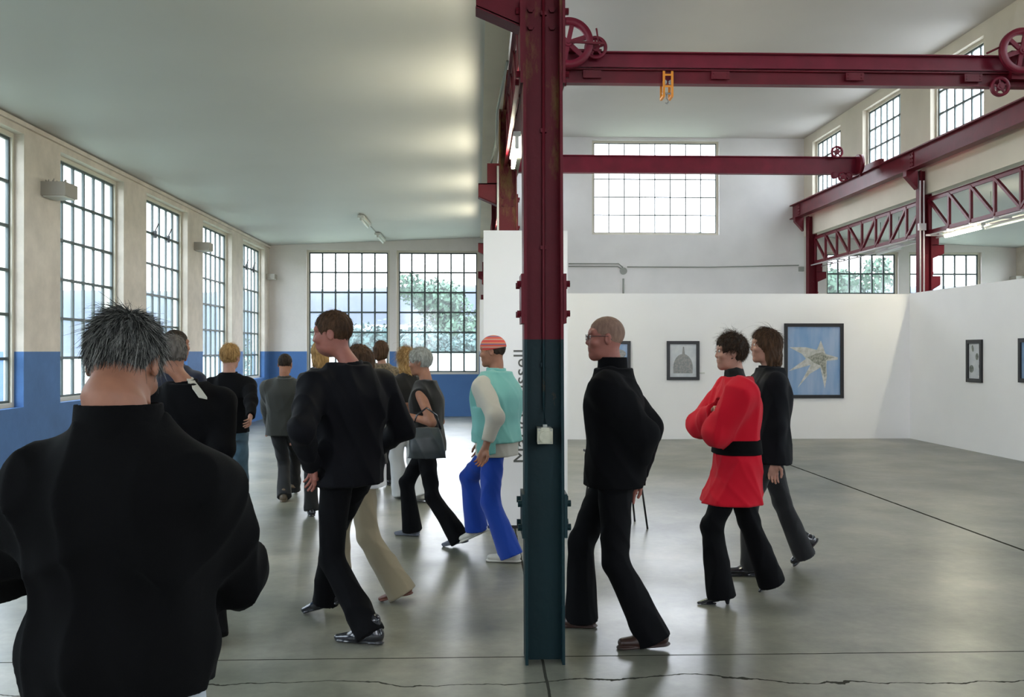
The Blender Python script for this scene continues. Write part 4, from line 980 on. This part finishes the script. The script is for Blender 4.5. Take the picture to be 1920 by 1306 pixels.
    # trousers
    if legs:
        tf = Field((lo[0] + .1, lo[1] + .1, -.02), (hi[0] - .1, hi[1] - .1, zp + .18), res); wd = legs.get('wide', 1.0); hem = legs.get('hem', .075)
        tf.loft([r_ for r_ in rows(.004) if r_[0] < zp + .14 * s], .03)
        for i in (0, 1):
            d = (ank[i] - knee[i]); d /= np.linalg.norm(d); e_ = ank[i] + d * .055
            tf.cone(hip[i] + np.array((0, 0, .02)), knee[i], .088 * s * wd, .064 * s * wd, .03); tf.cone(knee[i], e_, .063 * s * wd, hem, .03)
        tf.folds(.006, 24, int(px), stretch=(1, 1, .5))
        for i in (0, 1):      # clean hem just above the sole
            d = (ank[i] - knee[i]); d /= np.linalg.norm(d); e_ = ank[i] + d * (.035 if shoe[0] != 'heel' else .05); sl, X, Yy, Z = tf.sub(e_ - .16, e_ + .16)
            dd = (X - e_[0]) * d[0] + (Yy - e_[1]) * d[1] + (Z - e_[2]) * d[2]; tf.v[sl] = np.maximum(tf.v[sl], dd)
        V, Q = tf.arrays(); J['trousers'] = link('trousers', np_mesh('trousers', V, Q), legs['m'], root)
    if shoe:
        V, Q = SHOES[shoe[0]]; kk = s * (.9 if female else 1.0)
        for i in (0, 1):
            fr = rotz(yaws[i]) @ rotx(-pit[i]); piv = np.array((0, .0, .08)); v = ((V * kk) - piv * kk) @ fr.T + ank[i]
            if pit[i] < R(5): v[:, 2] += -v[:, 2].min() + .001
            elif v[:, 2].min() < .001: v[:, 2] += -v[:, 2].min() + .001
            link('shoe', np_mesh('shoe', v, Q), shoe[1], root)
    if top: top(J)
    if hair: hair(J)
    return J

def jacket(m, hem=.86, cr=1.0, kb=.035, fy=None, fwd=0, t=.028, arm=1.0, collar=.07, flare=.0, fold=.007, res=.0085, sleeves=True, name='jacket', cuff=.0, cm=None, hemtilt=0, cut_front=False, wristgap=.0, seed=1, bulge=None):
    def go(J):
        s = J['s']; z0_ = J['zp'] + (hem - .93) * s; lo, hi = J['lo'].copy(), J['hi'].copy(); lo[2] = z0_ - .12; 
        if sleeves: lo[2] = min(lo[2], min(w[2] for w in J['wr']) - .06, min(w[2] for w in J['elb']) - .12)
        f = Field((lo[0] + .12, lo[1] + .12, lo[2]), (hi[0] - .12, hi[1] - .12, J['neck'][2] + .14), res)
        rw = [r_ for r_ in J['rows'](t)]; zb = rw[0]; rw2 = []
        for r_ in rw: rw2.append(r_)
        if z0_ < rw[0][0]:
            for q in (z0_ - .03, z0_ + (rw[0][0] - z0_) * .5): k_ = (rw[0][0] - q); rw2.append((q, zb[1] + flare * k_, zb[2] + (flare if fy is None else fy) * k_, zb[3] + fwd * k_, zb[4], zb[5]))
        else: rw2 = [r_ for r_ in rw2 if r_[0] > z0_ - .1]
        f.loft(rw2, .035, p=2.4)
        for i in (0, 1):
            sh = J['shl'][i]; nk = J['neck']; f.cone(nk * .55 + sh * .45 + np.array((0, 0, -.012)), sh + np.array((0, 0, -.006)), (.052 + t * .5) * s, (.052 + t * .7) * s, .05)
            if sleeves:
                e_, w_ = J['elb'][i], J['wr'][i]; w_ = w_ + (e_ - w_) * wristgap
                f.cone(sh, e_, (.050 + t * .8) * s * arm, (.043 + t * .6) * s * arm, kb); f.cone(e_, w_, (.043 + t * .6) * s * arm, (.030 + t * .45) * s * arm, .03)
        if bulge: bulge(f, J)
        if fold: f.folds(fold, 20, seed)
        for i in (0, 1):
            if sleeves:
                e_, w_ = J['elb'][i], J['wr'][i]; w_ = w_ + (e_ - w_) * wristgap; d = (w_ - e_) / np.linalg.norm(w_ - e_); e2 = w_ + d * .012; sl, X, Y, Z = f.sub(e2 - .09, e2 + .09)
                dd = (X - e2[0]) * d[0] + (Y - e2[1]) * d[1] + (Z - e2[2]) * d[2]; rr = np.sqrt((X - e2[0]) ** 2 + (Y - e2[1]) ** 2 + (Z - e2[2]) ** 2)
                f.v[sl] = np.where(rr < .085, np.maximum(f.v[sl], dd), f.v[sl])
            else:
                sh = J['shl'][i]; d = np.array((J['sg'][i], 0, -.15)); d /= np.linalg.norm(d); d = rotz(J['tw']) @ d; e2 = sh + d * .035; sl, X, Y, Z = f.sub(e2 - .14, e2 + .14); f.v[sl] = np.maximum(f.v[sl], (X - e2[0]) * d[0] + (Y - e2[1]) * d[1] + (Z - e2[2]) * d[2])
        # hem of the body only
        c = J['sp'](z0_); sl, X, Y, Z = f.sub((c[0] - .5, c[1] - .5, f.lo[2]), (c[0] + .5, c[1] + .5, z0_ + .02)); tilt = np.tan(R(hemtilt))
        f.v[sl] = np.where((np.abs(X - c[0]) < .215 * s + flare * .4) & (np.abs(Y - c[1]) < .20 + (flare if fy is None else fy) * .4), np.maximum(f.v[sl], (z0_ + tilt * (Y - c[1])) - Z), f.v[sl])
        V, Q = f.arrays(); o = link(name, np_mesh(name, V, Q), m, J['root'])
        if collar:
            nk = J['neck']; cf = Field(nk - .19, nk + .19, .006); up = (J['hc'] - nk) * .35 + np.array((0, -.015, .1)); up /= np.linalg.norm(up); a = nk + np.array((0, -.008, -.035)); b_ = a + up * (collar + .03)
            cf.cone(a, b_, .084 * s * cr, .078 * s * cr, .02); cf.cone(a + up * .01, b_ + up * .09, (.084 * cr - .014) * s, (.080 * cr - .012) * s, .008, 'cut'); cf.plane(b_, -up); cf.plane(a - up * .02, up)
            V, Q = cf.arrays(); link('collar', np_mesh('collar', V, Q), cm or m, o)
        J['top'] = o
    return go
def both(*fs):
    def go(J):
        for f in fs: f(J)
    return go

def on_head(J, p): return J['hr'] @ (np.array(p) * J['hs']) + J['hc']
def hair_cap(m, t=.012, length='short', fluff=.006, seed=3, strand=None, n=0, L=.03, front=.062, curl=0, back=None, messy=.3, width=.0016, grav=.25, nape=0.0):
    def go(J):
        f = Field((-.16, -.19, -.36), (.16, .14, .19), .005); f.ell((0, -.014, .034), (.075 + t, .094 + t, .087 + t), .01)
        if length in ('bob', 'curly', 'long'):
            dz = dict(bob=-.075, curly=-.16, long=-.13)[length]; w = dict(bob=.016, curly=.028, long=.010)[length]
            for s_ in (-1, 1): f.cone((s_ * (.060), -.012, .01), (s_ * (.052 + w * .6), -.025, dz), .030 + w, .020 + w * .6, .03)
            f.cone((0, -.062, .02), (0, -.072, dz), .060 + w * .5, .045 + w * .5, .03); f.cone((-.03, -.06, dz * .6), (.03, -.06, dz * .6), .05 + w * .4, .05 + w * .4, .03)
        # the face and (for short hair) the neck and ears stay free
        f.ell((0, .115, -.035), (.075, .075, .105), .015, 'cut')
        if length == 'short':
            f.ell((0, -.02, -.135 - nape), (.13, .14, .075), .02, 'cut')
            for s_ in (-1, 1): f.ell((s_ * .088, .022, -.015), (.028, .055, .035), .008, 'cut')
        f.folds(fluff, 95 if length != 'curly' else 70, seed, stretch=(1, 1, .35 if length != 'curly' else 1)); V, Q = f.arrays(); V = (V * J['hs']) @ J['hr'].T + J['hc']
        o = link('hair', np_mesh('hair', V, Q), m, J['root'])
        if strand:
            r = np.random.default_rng(seed); d = r.normal(0, 1, (n * 4, 3)); d /= np.linalg.norm(d, axis=1)[:, None]; p = d * np.array((.075 + t * .6, .094 + t * .6, .087 + t * .6)) + np.array((0, -.014, .034))
            ok = (p[:, 1] < front - np.clip(.05 - p[:, 2], 0, .2) * 1.3) & (p[:, 2] > -.058 + .25 * np.clip(p[:, 1], 0, 1) + (.0 if length == 'short' else -.03) - nape) & ~((np.abs(p[:, 0]) > .055) & (p[:, 2] < .012) & (p[:, 1] > -.045) & (length == 'short')); p = p[ok][:n]; d = d[ok][:n]; nn = d / np.array((.075, .094, .087)); nn /= np.linalg.norm(nn, axis=1)[:, None]
            crown = np.array((0.015, -.062, .11)); fl = p - crown; fl -= nn * np.sum(fl * nn, 1)[:, None]; fl /= np.maximum(1e-6, np.linalg.norm(fl, axis=1)[:, None])
            up = np.clip((p[:, 2:3] - .03) / .08, 0, 1); dirs = fl * (1 - .35 * up) + nn * (.12 + .75 * up * messy * .9); dirs /= np.linalg.norm(dirs, axis=1)[:, None]
            A_ = J['hr']; P_ = (p * J['hs']) @ A_.T + J['hc']; D_ = dirs @ A_.T; me_ = strands('hair_strands', strand, J['root'], P_, D_, None, L, width, 6, grav, messy, seed, curl); link('hair_strands', me_, strand, o)
    return go

# ------------------------------------------------------------------ the visitors
C = dict(black=cloth('black_fleece', (.0022, .0022, .0024), sheen=.01), blackwool=cloth('black_wool', (.0028, .0028, .0034), sheen=.01), suit=cloth('black_suit_cloth', (.0035, .0035, .005), .7, sheen=.015), suitleg=cloth('dark_trouser_cloth', (.0025, .0025, .0032), .75, sheen=.01),
         grey=cloth('dark_grey_cloth', (.030, .031, .027)), greyleg=cloth('charcoal_cloth', (.011, .011, .012)), jeans=cloth('blue_denim', (.045, .085, .12), noise=.3, nscale=8), palejeans=cloth('pale_denim', (.40, .44, .48), noise=.08, nscale=9),
         teal=cloth('teal_padded_cloth', (.15, .38, .34), .7), beige=cloth('beige_shirt_cotton', (.42, .40, .34)), blue=cloth('bright_blue_cloth', (.008, .045, .30), .7), white=cloth('white_cotton', (.62, .62, .62)),
         khaki=cloth('khaki_cotton', (.24, .20, .13)), red=cloth('bright_red_wool', (.46, .006, .018), .8, sheen=.05), navy=cloth('navy_cloth', (.007, .009, .02)), olive=cloth('patterned_beige_cloth', (.20, .15, .09), col2=(.05, .04, .03), nscale=40), darktop=cloth('dark_brown_top', (.010, .009, .008)))
S = dict(black=mat('black_leather', (.010, .010, .014), .18, spec=.7), brown=mat('dark_brown_leather', (.035, .016, .012), .35), tan=mat('scuffed_tan_leather', (.10, .07, .04), .5), white=mat('off_white_canvas', (.52, .50, .44), .7), greysh=mat('grey_suede', (.13, .14, .17), .8), redbr=mat('red_brown_leather', (.12, .035, .02), .4))
HM = dict(grey=hairm('grey_hair', (.045, .046, .044), (.16, .16, .15)), dark=hairm('dark_hair', (.012, .009, .007), (.04, .028, .02)), brown=hairm('brown_hair', (.028, .015, .008), (.08, .042, .022)), blonde=hairm('blonde_hair', (.17, .09, .03), (.38, .23, .09)),
          silver=hairm('silver_hair', (.20, .20, .18), (.38, .38, .35)), stubble=hairm('cropped_hair', (.16, .10, .075), (.24, .15, .11)), greybr=hairm('grey_brown_hair', (.06, .05, .042), (.17, .15, .13)))
ST = dict(grey=strand_mat('grey_strands', (.010, .011, .010), (.27, .27, .245)), dark=strand_mat('dark_strands', (.010, .007, .005), (.07, .045, .03)), blonde=strand_mat('blonde_strands', (.20, .10, .03), (.60, .40, .18)), brown=strand_mat('brown_strands', (.018, .009, .005), (.10, .052, .026)), silver=strand_mat('silver_strands', (.16, .16, .14), (.50, .50, .46)))
GRP = None
def trousers(m, wide=1.0, hem=.075): return dict(m=m, wide=wide, hem=hem)

def strap(J):
    b = MB(); nk = J['neck']; P = [nk + np.array(q) for q in ((.0, .06, .02), (.015, .0, .045), (.04, -.075, .022), (.08, -.12, -.022), (.11, -.145, -.06))]
    vs = []
    for i, p in enumerate(P):
        for o_ in ((-.022, 0, .008), (.022, 0, -.004), (.022, 0, -.016), (-.022, 0, -.006)): vs.append(tuple(p + np.array(o_)))
    fs = [(4 * i + k, 4 * i + (k + 1) % 4, 4 * i + 4 + (k + 1) % 4, 4 * i + 4 + k) for i in range(len(P) - 1) for k in range(4)] + [(0, 3, 2, 1), tuple(4 * len(P) - 4 + k for k in range(4))]
    b.add(vs, fs).build('shoulder_strap', C['beige'], J['root'])
# the man in the foreground, seen from behind, head bowed
def fg_body(f, J):
    s = J['s']
    f.ell((0, .02, J['zp'] + .03), (.215, .165, .10), .06)
person('stocky man in the left foreground seen from behind, tousled grey hair and black fleece', 224, 2.2, 2, H=1.68, skin='tan', lean=1, head=(-2, 30), head_off=(-.010, .030, -.036), neckw=1.28, drop=.055, girth=1.03, shoulders=.94,
       feet=[(170, 1900, 2.12), (300, 1900, 2.12)], hands=[(175, 1050, 2.52), (300, 1050, 2.50)], poles=[(-.85, -.1, -.5), (.85, -.1, -.5)], legs=trousers(C['palejeans'], 1.1), shoe=('boot', S['brown']), res=.007, hands_on=(True, True),
       top=jacket(C['black'], hem=.868, t=.034, kb=.075, arm=1.34, collar=.045, cr=1.25, fold=.013, res=.0075, seed=5, bulge=fg_body), hair=hair_cap(HM['grey'], .008, 'short', .005, 3, ST['grey'], 9500, .036, messy=.40, width=.0018, grav=.30, nape=.022))
person('man in black with a pale strap over his shoulder, just behind the grey haired man', 348, 5.45, 8, H=1.67, lean=2, head=(25, 6), head_off=(-.08, 0, 0), girth=1.08, shoulders=1.08, feet=[(330, 1205, 5.6), (402, 1190, 5.3)], hands=[(318, 900, 5.6), (396, 905, 5.5)],
       legs=trousers(C['suitleg']), shoe=('dress', S['black']), top=both(jacket(C['blackwool'], hem=.80, t=.03, arm=1.25, collar=.03, res=.009), strap), hair=hair_cap(HM['greybr'], .008, 'short', .004, 4, ST['grey'], 900, .022))
person('man in a dark navy jacket beyond the man with the pale shoulder strap', 328, 7.5, -15, H=1.72, lean=0, head=(-40, 0), feet=None, legs=trousers(C['navy']), shoe=('dress', S['black']), top=jacket(C['navy'], hem=.84, t=.022, arm=1.05, collar=.03, res=.01), hair=hair_cap(HM['dark'], .007, 'short', .003, 5))
person('person with short blonde hair, black jumper and blue jeans walking away', 430, 8.8, -4, H=1.64, skin='pale', shoulders=1.0, lean=1, head=(-8, 0), feet=[(414, 968, 9.0), (440, 978, 8.7)], hands=[(398, 800, 9.1), (470, 788, 8.30)], poles=[(-.6, -1, 0), (.6, -.3, -.6)],
       legs=trousers(C['jeans'], 1.05, .085), shoe=('boot', S['brown']), top=jacket(C['blackwool'], hem=.93, t=.022, arm=1.1, collar=.03, res=.009, wristgap=.06), hair=hair_cap(HM['blonde'], .018, 'short', .006, 6, ST['blonde'], 1600, .035, messy=.3, width=.0022))
person('man in a dark grey open jacket walking away, arms akimbo', 533, 10.45, -2, H=1.61, lean=2, head=(-3, 10), girth=1.05, feet=[(533, 930, 10.3), (551, 915, 10.8, 22)], hands=[(506, 800, 10.75), (562, 802, 10.75)], poles=[(-1, -.6, 0), (1, -.6, 0)],
       legs=trousers(C['greyleg'], 1.08, .078), shoe=('dress', S['tan']), top=jacket(C['grey'], hem=.83, t=.032, arm=1.35, collar=.04, flare=.10, res=.009), hair=hair_cap(HM['dark'], .007, 'short', .003, 7))
# the man in the black suit
person('tall man in a black suit striding left, seen from behind', 655, 5.45, 50, H=1.85, skin='rosy', lean=1, twist=-14, sway=0, head=(38, 6), head_off=(-.055, .05, 0), shoulders=1.06, girth=1.03,
       feet=[(690, 1188, 5.28, 0, 25), (612, 1118, 5.85, 18, 20)], hands=[(584, 872, 5.30), (700, 845, 5.85)], poles=[(-.9, -.6, 0), (.4, -1, 0)], legs=trousers(C['suitleg'], 1.02, .085), shoe=('dress', S['black']), res=.0075,
       top=jacket(C['suit'], hem=.86, t=.030, arm=1.15, collar=.028, flare=.10, res=.0075, seed=9, fold=.010), hair=hair_cap(HM['brown'], .009, 'short', .004, 8, ST['brown'], 2600, .022, messy=.2, width=.0016))
person('person in khaki trousers and white shirt tail, half hidden by the suited man', 684, 6.3, 78, H=1.64, female=True, lean=3, head=(-20, 0), feet=[(750, 1108, 6.15, 14, 5), (632, 1096, 6.5)], hands=[(655, 860, 6.2), (668, 850, 6.5)],
       legs=trousers(C['khaki'], 1.15, .098), shoe=('dress', S['redbr']), top=both(jacket(C['white'], hem=.80, t=.020, arm=1.0, collar=.02, flare=.05, res=.009, sleeves=True), jacket(C['darktop'], hem=.95, t=.032, arm=1.1, collar=.0, res=.009, name='cardigan')), hair=hair_cap(HM['brown'], .016, 'bob', .006, 9, ST['brown'], 900, .04))
person('person with long blonde hair, almost hidden behind the neck of the suited man', 601, 9.4, 10, H=1.66, female=True, skin='pale', head=(0, 0), feet=None, legs=trousers(C['greyleg']), shoe=('dress', S['black']), top=jacket(C['darktop'], hem=.85, t=.02, collar=.02, res=.011), hair=hair_cap(HM['blonde'], .018, 'long', .006, 10))
person('person with short brown hair in a patterned top, beyond the shoulder of the suited man', 716, 11.5, 15, H=1.68, female=True, skin='pale', head=(-35, 0), feet=None, legs=trousers(C['greyleg']), shoe=('dress', S['black']), top=jacket(C['olive'], hem=.85, t=.02, collar=.02, res=.011), hair=hair_cap(HM['brown'], .018, 'bob', .006, 11))
person('woman with long curly blonde hair, dark top and white trousers', 763, 10.3, 30, H=1.62, female=True, skin='pale', head=(5, 0), feet=[(752, 925, 10.5), (790, 930, 10.2, 12)], hands=[(745, 790, 10.3), (776, 795, 10.1)],
       legs=trousers(C['white'], 1.25, .11), shoe=('dress', S['white']), top=jacket(C['darktop'], hem=.93, t=.018, arm=.95, collar=.0, res=.009), hair=hair_cap(HM['blonde'], .020, 'curly', .010, 12, ST['blonde'], 2200, .10, curl=.9, width=.003, grav=.7))
# grey haired woman with the handbag
person('woman with short silver hair and bare arms, black top and trousers, carrying a grey handbag', 802, 8.1, 78, H=1.64, female=True, skin='tan', lean=3, head=(5, 6), head_off=(0, .02, 0), bare_arms=True, girth=1.08,
       feet=[(860, 1006, 7.85, 12, 0), (772, 992, 8.35)], hands=[(762, 778, 7.95), (775, 770, 8.3)], poles=[(-.3, -1, -.3), (.3, -1, -.3)], legs=trousers(C['suitleg'], 1.0, .090), shoe=('dress', S['greysh']),
       top=jacket(C['darktop'], hem=.86, t=.026, collar=.0, sleeves=False, flare=.1, res=.008, name='sleeveless_top'), hair=hair_cap(HM['silver'], .020, 'short', .007, 13, ST['silver'], 1800, .035, messy=.3, width=.0022))
# man with the teal vest
def vest_hat(J):
    f = Field((-.13, -.16, -.05), (.13, .17, .17), .004); f.ell((0, -.012, .040), (.088, .106, .094), .01); f.plane((0, 0, .018), (0, .12, 1)); V, Q = f.arrays(); V = (V * J['hs']) @ J['hr'].T + J['hc']
    m = bpy.data.materials.new('striped_cap_cloth'); m.use_nodes = True; n = m.node_tree; b = n.nodes['Principled BSDF']; b.inputs['Roughness'].default_value = .9
    t = n.nodes.new('ShaderNodeTexCoord'); sp_ = n.nodes.new('ShaderNodeSeparateXYZ'); n.links.new(t.outputs['Object'], sp_.inputs[0]); a = n.nodes.new('ShaderNodeMath'); a.operation = 'MULTIPLY'; a.inputs[1].default_value = 17; n.links.new(sp_.outputs['Z'], a.inputs[0])
    fr = n.nodes.new('ShaderNodeMath'); fr.operation = 'FRACT'; n.links.new(a.outputs[0], fr.inputs[0]); cr = n.nodes.new('ShaderNodeValToRGB'); cr.color_ramp.interpolation = 'CONSTANT'; n.links.new(fr.outputs[0], cr.inputs[0]); e = cr.color_ramp.elements
    e[0].color = (.50, .06, .05, 1); e[1].position = .30; e[1].color = (.42, .26, .20, 1)
    for p_, c_ in ((.45, (.50, .08, .05, 1)), (.70, (.10, .09, .22, 1)), (.82, (.52, .20, .10, 1))): k = e.new(p_); k.color = c_
    n.links.new(cr.outputs[0], b.inputs['Base Color']); link('cap', np_mesh('cap', V, Q), m, J['root'])
person('man in teal padded vest, beige shirt, bright blue trousers and striped cap', 932, 7.4, 66, H=1.68, lean=2, twist=-8, head=(14, 5), girth=1.12, shoulders=1.02, feet=[(956, 1036, 7.28, 0, 14), (893, 985, 7.72, 25, 10)], hands=[(909, 842, 7.05), (900, 850, 7.75)],
       poles=[(-.3, -1, 0), (.3, -1, 0)], legs=trousers(C['blue'], 1.18, .095), shoe=('boot', S['white']), top=both(jacket(C['beige'], hem=.83, t=.022, arm=1.25, collar=.02, flare=.08, res=.009, name='shirt', wristgap=.28), jacket(C['teal'], hem=.94, t=.048, collar=.045, sleeves=False, fold=.008, res=.008, name='vest')),
       hair=both(hair_cap(HM['dark'], .006, 'short', .003, 14), vest_hat))
# bald man with glasses
def glasses(J):
    o = None; b = MB(); P = lambda *p: Vector(on_head(J, p))
    for s_ in (-1, 1):
        b.tube([P(s_ * .033 + .021 * math.cos(t), .098 - .004 * abs(math.cos(t)), .010 + .015 * math.sin(t)) for t in np.linspace(0, 2 * math.pi, 17)], .0016, 6, cap=False)
        b.tube([P(s_ * .054, .094, .014), P(s_ * .076, .05, .016), P(s_ * .082, -.008, .014), P(s_ * .082, -.024, -.004)], .0018, 6)
    b.tube([P(-.012, .099, .014), P(0, .103, .016), P(.012, .099, .014)], .0016, 6); b.build('glasses', M['black'], J['root'])
person('bald man with glasses and black high collared jacket striding left, hand behind back', 1152, 5.32, 84, H=1.78, skin='rosy', lean=2, twist=-8, head=(8, 0), head_off=(0, .012, 0), girth=1.10, shoulders=1.05, feet=[(1222, 1195, 5.13, 4, 4), (1090, 1150, 5.55, 0, -4)],
       hands=[(1186, 893, 5.24), (1196, 885, 5.45)], poles=[(-.5, -1, .1), (.5, -1, .1)], legs=trousers(C['suitleg'], 1.12, .098), shoe=('boot', S['brown']), res=.0075,
       top=jacket(C['blackwool'], hem=.86, t=.036, arm=1.35, collar=.075, res=.0075, seed=12), hair=both(hair_cap(HM['stubble'], .003, 'short', .001, 15), glasses))
# woman in red
def red_more(J):
    s = J['s']; zb = J['zp'] + .10 * s; r_ = J['rows'](.040); 
    f = Field((-.28, -.28, zb - .1), (.28, .28, zb + .12), .006); f.loft(r_, .01, p=2.4); f.plane((0, 0, zb - .045), (0, 0, 1)); f.plane((0, 0, zb + .045), (0, 0, -1)); V, Q = f.arrays(); link('belt', np_mesh('belt', V, Q), C['black'], J['root'])
    nk = J['neck']; f = Field(nk - .14, nk + .14, .006); f.cone(nk + np.array((0, 0, -.02)), nk + np.array((0, .005, .03)), .072, .064, .02); f.folds(.004, 50, 2); V, Q = f.arrays(); link('neck_scarf', np_mesh('neck_scarf', V, Q), C['darktop'], J['root'])
person('woman in a long bright red jacket with a black belt, arms folded, walking left', 1381, 6.1, 88, H=1.665, female=True, skin='pale', lean=1, head=(3, 0), head_off=(0, .01, 0), girth=1.05, shoulders=1.06, feet=[(1350, 1103, 6.02, 0, 2), (1442, 1080, 6.3, 42, 0)],
       hands=[(1340, 782, 6.2), (1340, 772, 6.05)], poles=[(-1, .3, -.6), (1, .3, -.6)], legs=trousers(C['suitleg'], 1.12, .095), shoe=('heel', S['black']), res=.0075,
       top=both(jacket(C['red'], hem=.655, t=.032, arm=1.55, collar=.0, flare=.10, fy=.24, fwd=.20, fold=.010, res=.0075, seed=21), red_more), hair=hair_cap(HM['dark'], .020, 'short', .010, 16, ST['brown'], 3600, .050, messy=.35, curl=.9, width=.002))
person('person with shoulder length brown hair in a black leather jacket beyond the woman in red', 1440, 6.88, 86, H=1.725, skin='pale', lean=0, head=(0, 0), girth=1.08, shoulders=1.02, feet=[(1410, 1058, 6.78, 0, 0), (1508, 1050, 7.05, 48, 0)], hands=[(1450, 868, 6.72), (1440, 870, 7.05)],
       poles=[(-.3, -1, 0), (.3, -1, 0)], legs=trousers(C['greyleg'], 1.05, .085), shoe=('boot', S['black']), top=jacket(C['suit'], hem=.80, t=.032, arm=1.2, collar=.03, res=.0085, seed=31), hair=hair_cap(HM['brown'], .016, 'long', .006, 17, ST['brown'], 1600, .06, width=.0022, grav=.6))

# handbag hanging at the silver haired woman's side
hb = at(800, 828, 7.74); bag = tag(empty('handbag', (hb.x, 7.74, hb.z - .13), R(4)), 'slouchy dark grey leather handbag at the side of the silver haired woman', 'bag')
f = Field((-.22, -.12, -.04), (.22, .12, .34), .006); f.loft([(0, .150, .035, 0, 0, 0), (.06, .158, .050, 0, 0, 0), (.16, .145, .048, 0, 0, 0), (.245, .125, .022, 0, 0, 0)], .01, p=3.5); f.folds(.011, 20, 5); V, Q = f.arrays()
link('bag_body', np_mesh('bag_body', V, Q), mat('grey_bag_leather', (.035, .042, .045), .38, noise=.2, nscale=8), bag)
MB().tube([(-.11, 0, .23), (-.08, .01, .34), (0, .02, .40), (.08, .01, .34), (.11, 0, .23)], .008, 8).build('handle', S['black'], bag)
